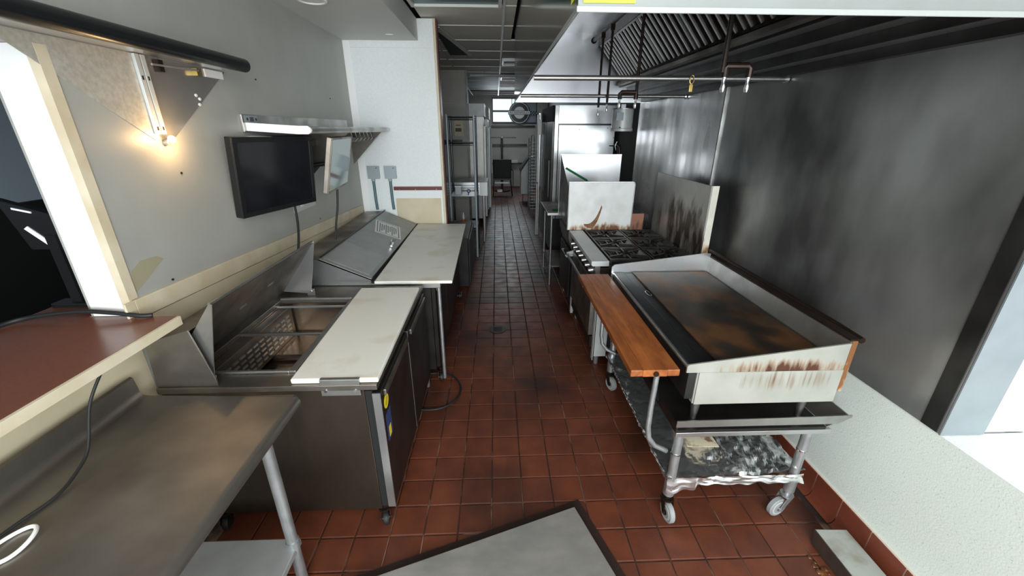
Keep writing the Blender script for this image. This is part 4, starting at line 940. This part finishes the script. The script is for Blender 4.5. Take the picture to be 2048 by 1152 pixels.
for k in range(5): B().box(hx0-.0028, hx0-.0021, 1.200+k*.014, 1.2025+k*.014, 2.15, 2.27).build('text_line', 'label_text', yl)

# ------------------------------------------------------------ floor items
fp = thing('steel_floor_plate', 'large flat brushed steel plate lying askew on the foreground floor', 'plate', (.1, 1.2, 0))
A0 = Vector((.372, 1.475)); d1_ = (Vector((-.562, 1.158))-A0).normalized(); d2_ = Vector((-d1_.y, d1_.x))
if d2_.y > 0: d2_ = -d2_
def pl2(a, b, z): p = A0+d1_*a+d2_*b; return (p.x, p.y, z)
B().prism([pl2(-.055, -.055, .0015), pl2(1.17, -.055, .0015), pl2(1.17, .82, .0015), pl2(-.055, .82, .0015)], (0, 0, .006)).build('dark_edging', 'dark_brown', fp, label='dark band around the plate')  # flat dark band reaching a little past the plate
B().prism([pl2(0, 0, .008), pl2(1.12, 0, .008), pl2(1.12, .77, .008), pl2(0, .77, .008)], (0, 0, .034)).build('sheet', 'steel_plate' if 'steel_plate' in MATS else 'steel_matte', fp, bevel=.003)
ty = thing('grease_tray', 'long stained steel tray on the floor against the cove base', 'tray', (1.53, 1.0, 0))
B().prism([(1.462, .35, .052), (1.462, 1.285, .058), (1.603, 1.275, .062), (1.603, .35, .058)], (0, 0, .020)).build('pan', 'steel_tray' if 'steel_tray' in MATS else 'steel_matte', ty, bevel=.002)
B().prism([(1.452, .35, .006), (1.452, 1.27, .006), (1.460, 1.285, .078), (1.460, .35, .072)], (.006, 0, 0)).build('side', 'steel_dull', ty)
for y in (1.24, .42): B().cyl((1.50, y, .002), (1.50, y, .055), .010, 8).build('foot', 'pipe_brown', ty)
gs = B()
pts = []
for k in range(40):
    x = 1.385+random.uniform(0, .05); y = random.uniform(.9, 1.22); rr = random.uniform(.006, .015)
    gs.ball((x, y, .002), rr, 8, 4, .4)
o = gs.build('spilled_grease', 'grease', smooth=True, kind='stuff'); tag(o, 'brown greasy debris spilled beside the floor tray', 'grease')

# ------------------------------------------------------------ far left: wire rack, sink, refrigerators
K = thing('wire_rack', 'dark wire shelving rack past the partition wall', 'rack', (-.47, 6.1, 0))
kx0, kx1, ky0, ky1 = -.665, -.300, 5.9, 6.38
for x, y in ((kx0, ky0), (kx1, ky0), (kx0, ky1), (kx1, ky1)):
    p_ = B().cyl((x, y, .002), (x, y, 1.985), .016, 10).build('post', 'grey_box' if y == ky0 else 'bar_dark', K, smooth=True)
for z in (1.955, 1.625, .90, .45):
    w = B()
    for x in (kx0, kx1): w.tube([(x, ky0, z), (x, ky1, z)], .006, 6); w.tube([(x, ky0, z-.028), (x, ky1, z-.028)], .004, 6)
    for y in (ky0, ky1): w.tube([(kx0, y, z), (kx1, y, z)], .006, 6); w.tube([(kx0, y, z-.028), (kx1, y, z-.028)], .004, 6)
    for k in range(16): y = ky0+(k+.5)*(ky1-ky0)/16; w.tube([(kx0, y, z+.004), (kx1, y, z+.004)], .0025, 4)
    w.build('shelf', 'bar_dark' if z > 1 else 'steel_bright', K)
bh = thing('blue_scoop', 'small blue tool hooked on the rack lower shelf', 'tool', (-.37, 5.88, .45))
B().tube([(-.40+.022*math.cos(a), 5.885, .985+.022*math.sin(a)) for a in [k*math.pi/6 for k in range(12)]], .007, 6, close=True).build('ring', 'blue_plastic', bh); B().tube([(-.40, 5.885, .962), (-.41, 5.885, .925)], .008, 6).build('stem', 'blue_plastic', bh)
for x, z, m_, lab, sc in ((-.56, .905, 'grey_box', 'grey plastic container low on the wire rack', 1), ):
    b_ = thing('container', lab, 'container', (x, 6.05, z)); box(x-.045, x+.045, 6.0, 6.12, z+.006, z+.12).build('tub', m_, b_, bevel=.006); box(x-.05, x+.05, 5.995, 6.125, z+.12, z+.135).build('lid', 'label_white', b_)
b_ = thing('spice_bottle', 'small bottle with an orange band low on the wire rack', 'bottle', (-.50, 6.0, .45)); B().tube([(-.50, 6.0, .46), (-.50, 6.0, .60), (-.50, 6.0, .63), (-.50, 6.0, .66)], [.03, .03, .015, .015], 14).build('body', 'grey_box', b_, smooth=True); B().cyl((-.50, 6.0, .50), (-.50, 6.0, .56), .031, 14).build('band', 'orange', b_)
SK = thing('drainboard_sink', 'stainless drainboard sink beyond the wire rack', 'sink', (-.5, 7.1, 0))
box(-.95, -.150, 6.72, 6.73, .80, 1.0).build('apron', 'steel_bright', SK); box(-.275, -.150, 6.712, 6.72, .79, 1.0).build('end_panel', 'white_gloss', SK)
box(-.95, -.150, 6.73, 7.40, .985, 1.0).build('drainboard', 'steel', SK)
for k in range(4): box(-.93, -.29, 6.714, 6.72, .83+k*.04, .84+k*.04).build('groove', 'steel_dull', SK)
for x in (-.22, -.90):
    for y in (6.80, 7.35): B().cyl((x, y, .002), (x, y, .985), .018, 10).build('leg', 'steel_bright', SK, smooth=True)
th = thing('thermostat', 'small cream control box with dark display on the cream wall', 'thermostat', (-.68, 7.93, 1.7)); box(-.76, -.59, 7.925, 7.949, 1.68, 1.95).build('case', 'trim_cream', th, bevel=.004); box(-.74, -.63, 7.922, 7.925, 1.76, 1.82).build('display', 'ink', th); box(-.73, -.64, 7.922, 7.925, 1.86, 1.875).build('mark', 'ink', th)
wsx = thing('dark_wall_shelf', 'short black shelf on the cream wall behind the wire rack', 'shelf', (-.95, 7.85, 1.6)); box(-1.3, -.62, 7.72, 7.949, 1.60, 1.62).build('board', 'bar_dark', wsx); box(-1.3, -.62, 7.90, 7.949, 1.54, 1.60).build('cleat', 'bar_dark', wsx)
for i, (fx0, fx1, fy0, fy1, fz, lab) in enumerate(((-.95, -.19, 8.15, 9.0, 2.02, 'grimy stainless reach-in refrigerator nearest the sink'), (-.95, -.125, 9.15, 10.35, 2.00, 'white-edged reach-in refrigerator farther down the left side'))):
    rf = thing('reach_in_refrigerator', lab, 'refrigerator', ((fx0+fx1)/2, (fy0+fy1)/2, 0), 'reach-in refrigerators at the rear')
    box(fx0, fx1-.05, fy0, fy1, .12, fz).build('cabinet', 'riser_steel' if i == 0 else 'white_metal', rf, bevel=.004)
    box(fx1-.049, fx1, fy0+.005, fy1-.005, .16, fz-.16).build('door', 'white_metal', rf, bevel=.006); box(fx0, fx1-.02, fy0-.01, fy1, fz+.001, fz+.22).build('top_unit', 'steel_matte' if i == 0 else 'cream', rf)
    B().cyl((fx1+.025, fy0+.08, .9), (fx1+.025, fy0+.08, 1.5), .012, 8).build('handle', 'white_gloss', rf); B().tube([(fx1, fy0+.08, .95), (fx1+.025, fy0+.08, .95)], .008, 6).build('handle_post', 'galv', rf)
    for x, y in ((fx0+.05, fy0+.05), (fx1-.08, fy0+.05), (fx0+.05, fy1-.05), (fx1-.08, fy1-.05)): B().cyl((x, y, .002), (x, y, .12), .02, 8).build('leg', 'bar_dark', rf)
# rear wall: window, rails, sign
wn = st(box(-.115, 1.30, 13.975, 13.999, 1.96, 2.72).build('window_1', 'bar_dark'))
for x0_, x1_, z0_, z1_ in ((-.09, .50, 2.02, 2.30), (-.09, .50, 2.36, 2.68), (.52, .80, 2.02, 2.68)): box(x0_, x1_, 13.965, 13.974, z0_, z1_).build('pane', 'sky_pane', wn)
box(.82, 1.28, 13.966, 13.974, 2.0, 2.68).build('shaded_pane', 'blue_grey', wn)
sg = thing('round_sign', 'round black and white sign with a name band hanging in the rear window', 'sign', (.70, 13.9, 2.0))
cx, cz, yy = .745, 2.285, 13.90
B().cyl((cx, yy+.02, cz), (cx, yy, cz), .335, 40).build('disc', 'bar_dark', sg)
for r_, m_, d_ in ((.305, 'sign_white', .004), (.285, 'bar_dark', .008), (.175, 'sign_white', .012)): B().cyl((cx, yy, cz), (cx, yy-d_, cz), r_, 40).build('ring', m_, sg)
box(cx-.36, cx+.34, yy-.020, yy-.013, cz-.060, cz+.060).build('name_band', 'bar_dark', sg); box(cx-.35, cx+.33, yy-.023, yy-.020, cz-.050, cz+.050).build('name_band', 'sign_white', sg)
text('lettering', 'ROSENFELD', .112, 'ink', sg, frame((cx-.01, yy-.0240, cz-.004), (1, 0, 0), (0, 0, 1)))
ck = thing('checker_strip', 'short black and white checkered strip right of the round sign', 'sign', (1.2, 13.9, 2.2))
box(1.09, 1.30, 13.90, 13.91, 2.21, 2.335).build('backing', 'blue_grey', ck)
for i in range(5):
    for j in range(3):
        if (i+j) % 2 == 0: box(1.095+i*.04, 1.135+i*.04, 13.893, 13.9, 2.213+j*.04, 2.253+j*.04).build('check', 'bar_dark', ck)
for z, x1_, nm in ((1.86, 1.25, 'highest black wall rail across the rear wall'), (1.30, 1.0, 'middle black wall rail across the rear wall'), (.72, .95, 'lowest black wall rail across the rear wall')):
    rl = box(-.15, x1_, 13.93, 13.96, z, z+.05).build('wall_rail', 'bar_dark', kind=None); tag(rl, nm, 'rail', 'rails on the rear wall')
bkk = thing('folded_towels', 'pale stack of folded cloth on the lowest rear wall rail', 'cloth', (.50, 13.88, .77)); 
for k in range(3): box(.42, .70, 13.80, 13.95, .772+k*.03, .798+k*.03).build('cloth', 'label_white', bkk, bevel=.008)
bs2 = thing('pedestal_table', 'upturned black pedestal table base standing before the rear wall', 'table', (.17, 12.9, 0))
B().cyl((.17, 12.9, .03), (.17, 12.9, 1.55), .035, 12).build('column', 'bar_dark', bs2); box(-.25, .60, 12.87, 12.93, 1.55, 1.58).build('cross_foot', 'bar_dark', bs2); box(.14, .20, 12.5, 13.3, 1.55, 1.58).build('cross_foot', 'bar_dark', bs2); B().cyl((.17, 12.9, .003), (.17, 12.9, .03), .25, 24).build('foot', 'bar_dark', bs2)
ch_ = thing('stacking_chair', 'black chair seen from behind in the rear of the kitchen', 'chair', (.15, 11.9, 0))
box(-.10, .42, 11.78, 11.82, .50, 1.02).build('backrest', 'rubber', ch_, bevel=.03); box(-.10, .42, 11.82, 12.25, .45, .50).build('seat', 'black_plastic', ch_, bevel=.01)
for x, y in ((-.08, 11.80), (.40, 11.80), (-.08, 12.22), (.40, 12.22)): B().tube([(x, y, .45), (x+(.05 if x > 0 else -.02), y, .003)], .012, 8).build('leg', 'bar_dark', ch_)
B().tube([(.41, 11.85, .75), (.47, 11.95, .70), (.48, 12.1, .48), (.48, 12.1, .2)], .012, 8).build('armrest', 'bar_dark', ch_)
box(-.05, .35, 11.80, 11.815, .36, .40).build('rail', 'galv', ch_); box(.02, .16, 11.95, 12.0, .10, .17).build('base_bar', 'galv', ch_)
bn_ = thing('ingredient_bin', 'white slant-top ingredient bin at the back right', 'bin', (.76, 10.9, 0))
B().prism([(.625, 10.7, .22), (.625, 10.7, .80), (.86, 10.7, 1.15), (.95, 10.7, 1.15), (.95, 10.7, .22)], (0, .5, 0)).build('body', 'white_metal', bn_, bevel=.01)
B().prism([(.60, 10.69, .80), (.85, 10.69, 1.16), (.86, 10.69, 1.21), (.60, 10.69, .84)], (0, .52, 0)).build('lid', 'bar_dark', bn_)
for x in (.68, .90): B().cyl((x, 10.8, .002), (x, 10.8, .22), .015, 8).build('leg', 'galv', bn_)
rk = thing('sheet_pan_rack', 'tall aluminium sheet pan rack near the back right', 'rack', (.87, 9.3, 0))
for x, y in ((.735, 9.0), (.80, 9.0), (.735, 9.6)): B().cyl((x, y, .02), (x, y, 1.62), .010, 8).build('upright', 'galv', rk)
B().tube([(.735, 9.0, 1.62), (.745, 9.0, 1.68), (.77, 9.0, 1.70), (.79, 9.0, 1.68), (.80, 9.0, 1.62)], .010, 8).build('top_hoop', 'galv', rk)
B().tube([(.87, 9.0, .02), (.87, 9.0, 1.62)], .010, 8).build('upright', 'galv', rk)
for k in range(22): B().box(.74, .87, 8.99, 9.01, .15+k*.066, .165+k*.066).box(.74, .755, 9.01, 9.59, .15+k*.066, .165+k*.066).build('runner', 'white_metal', rk)
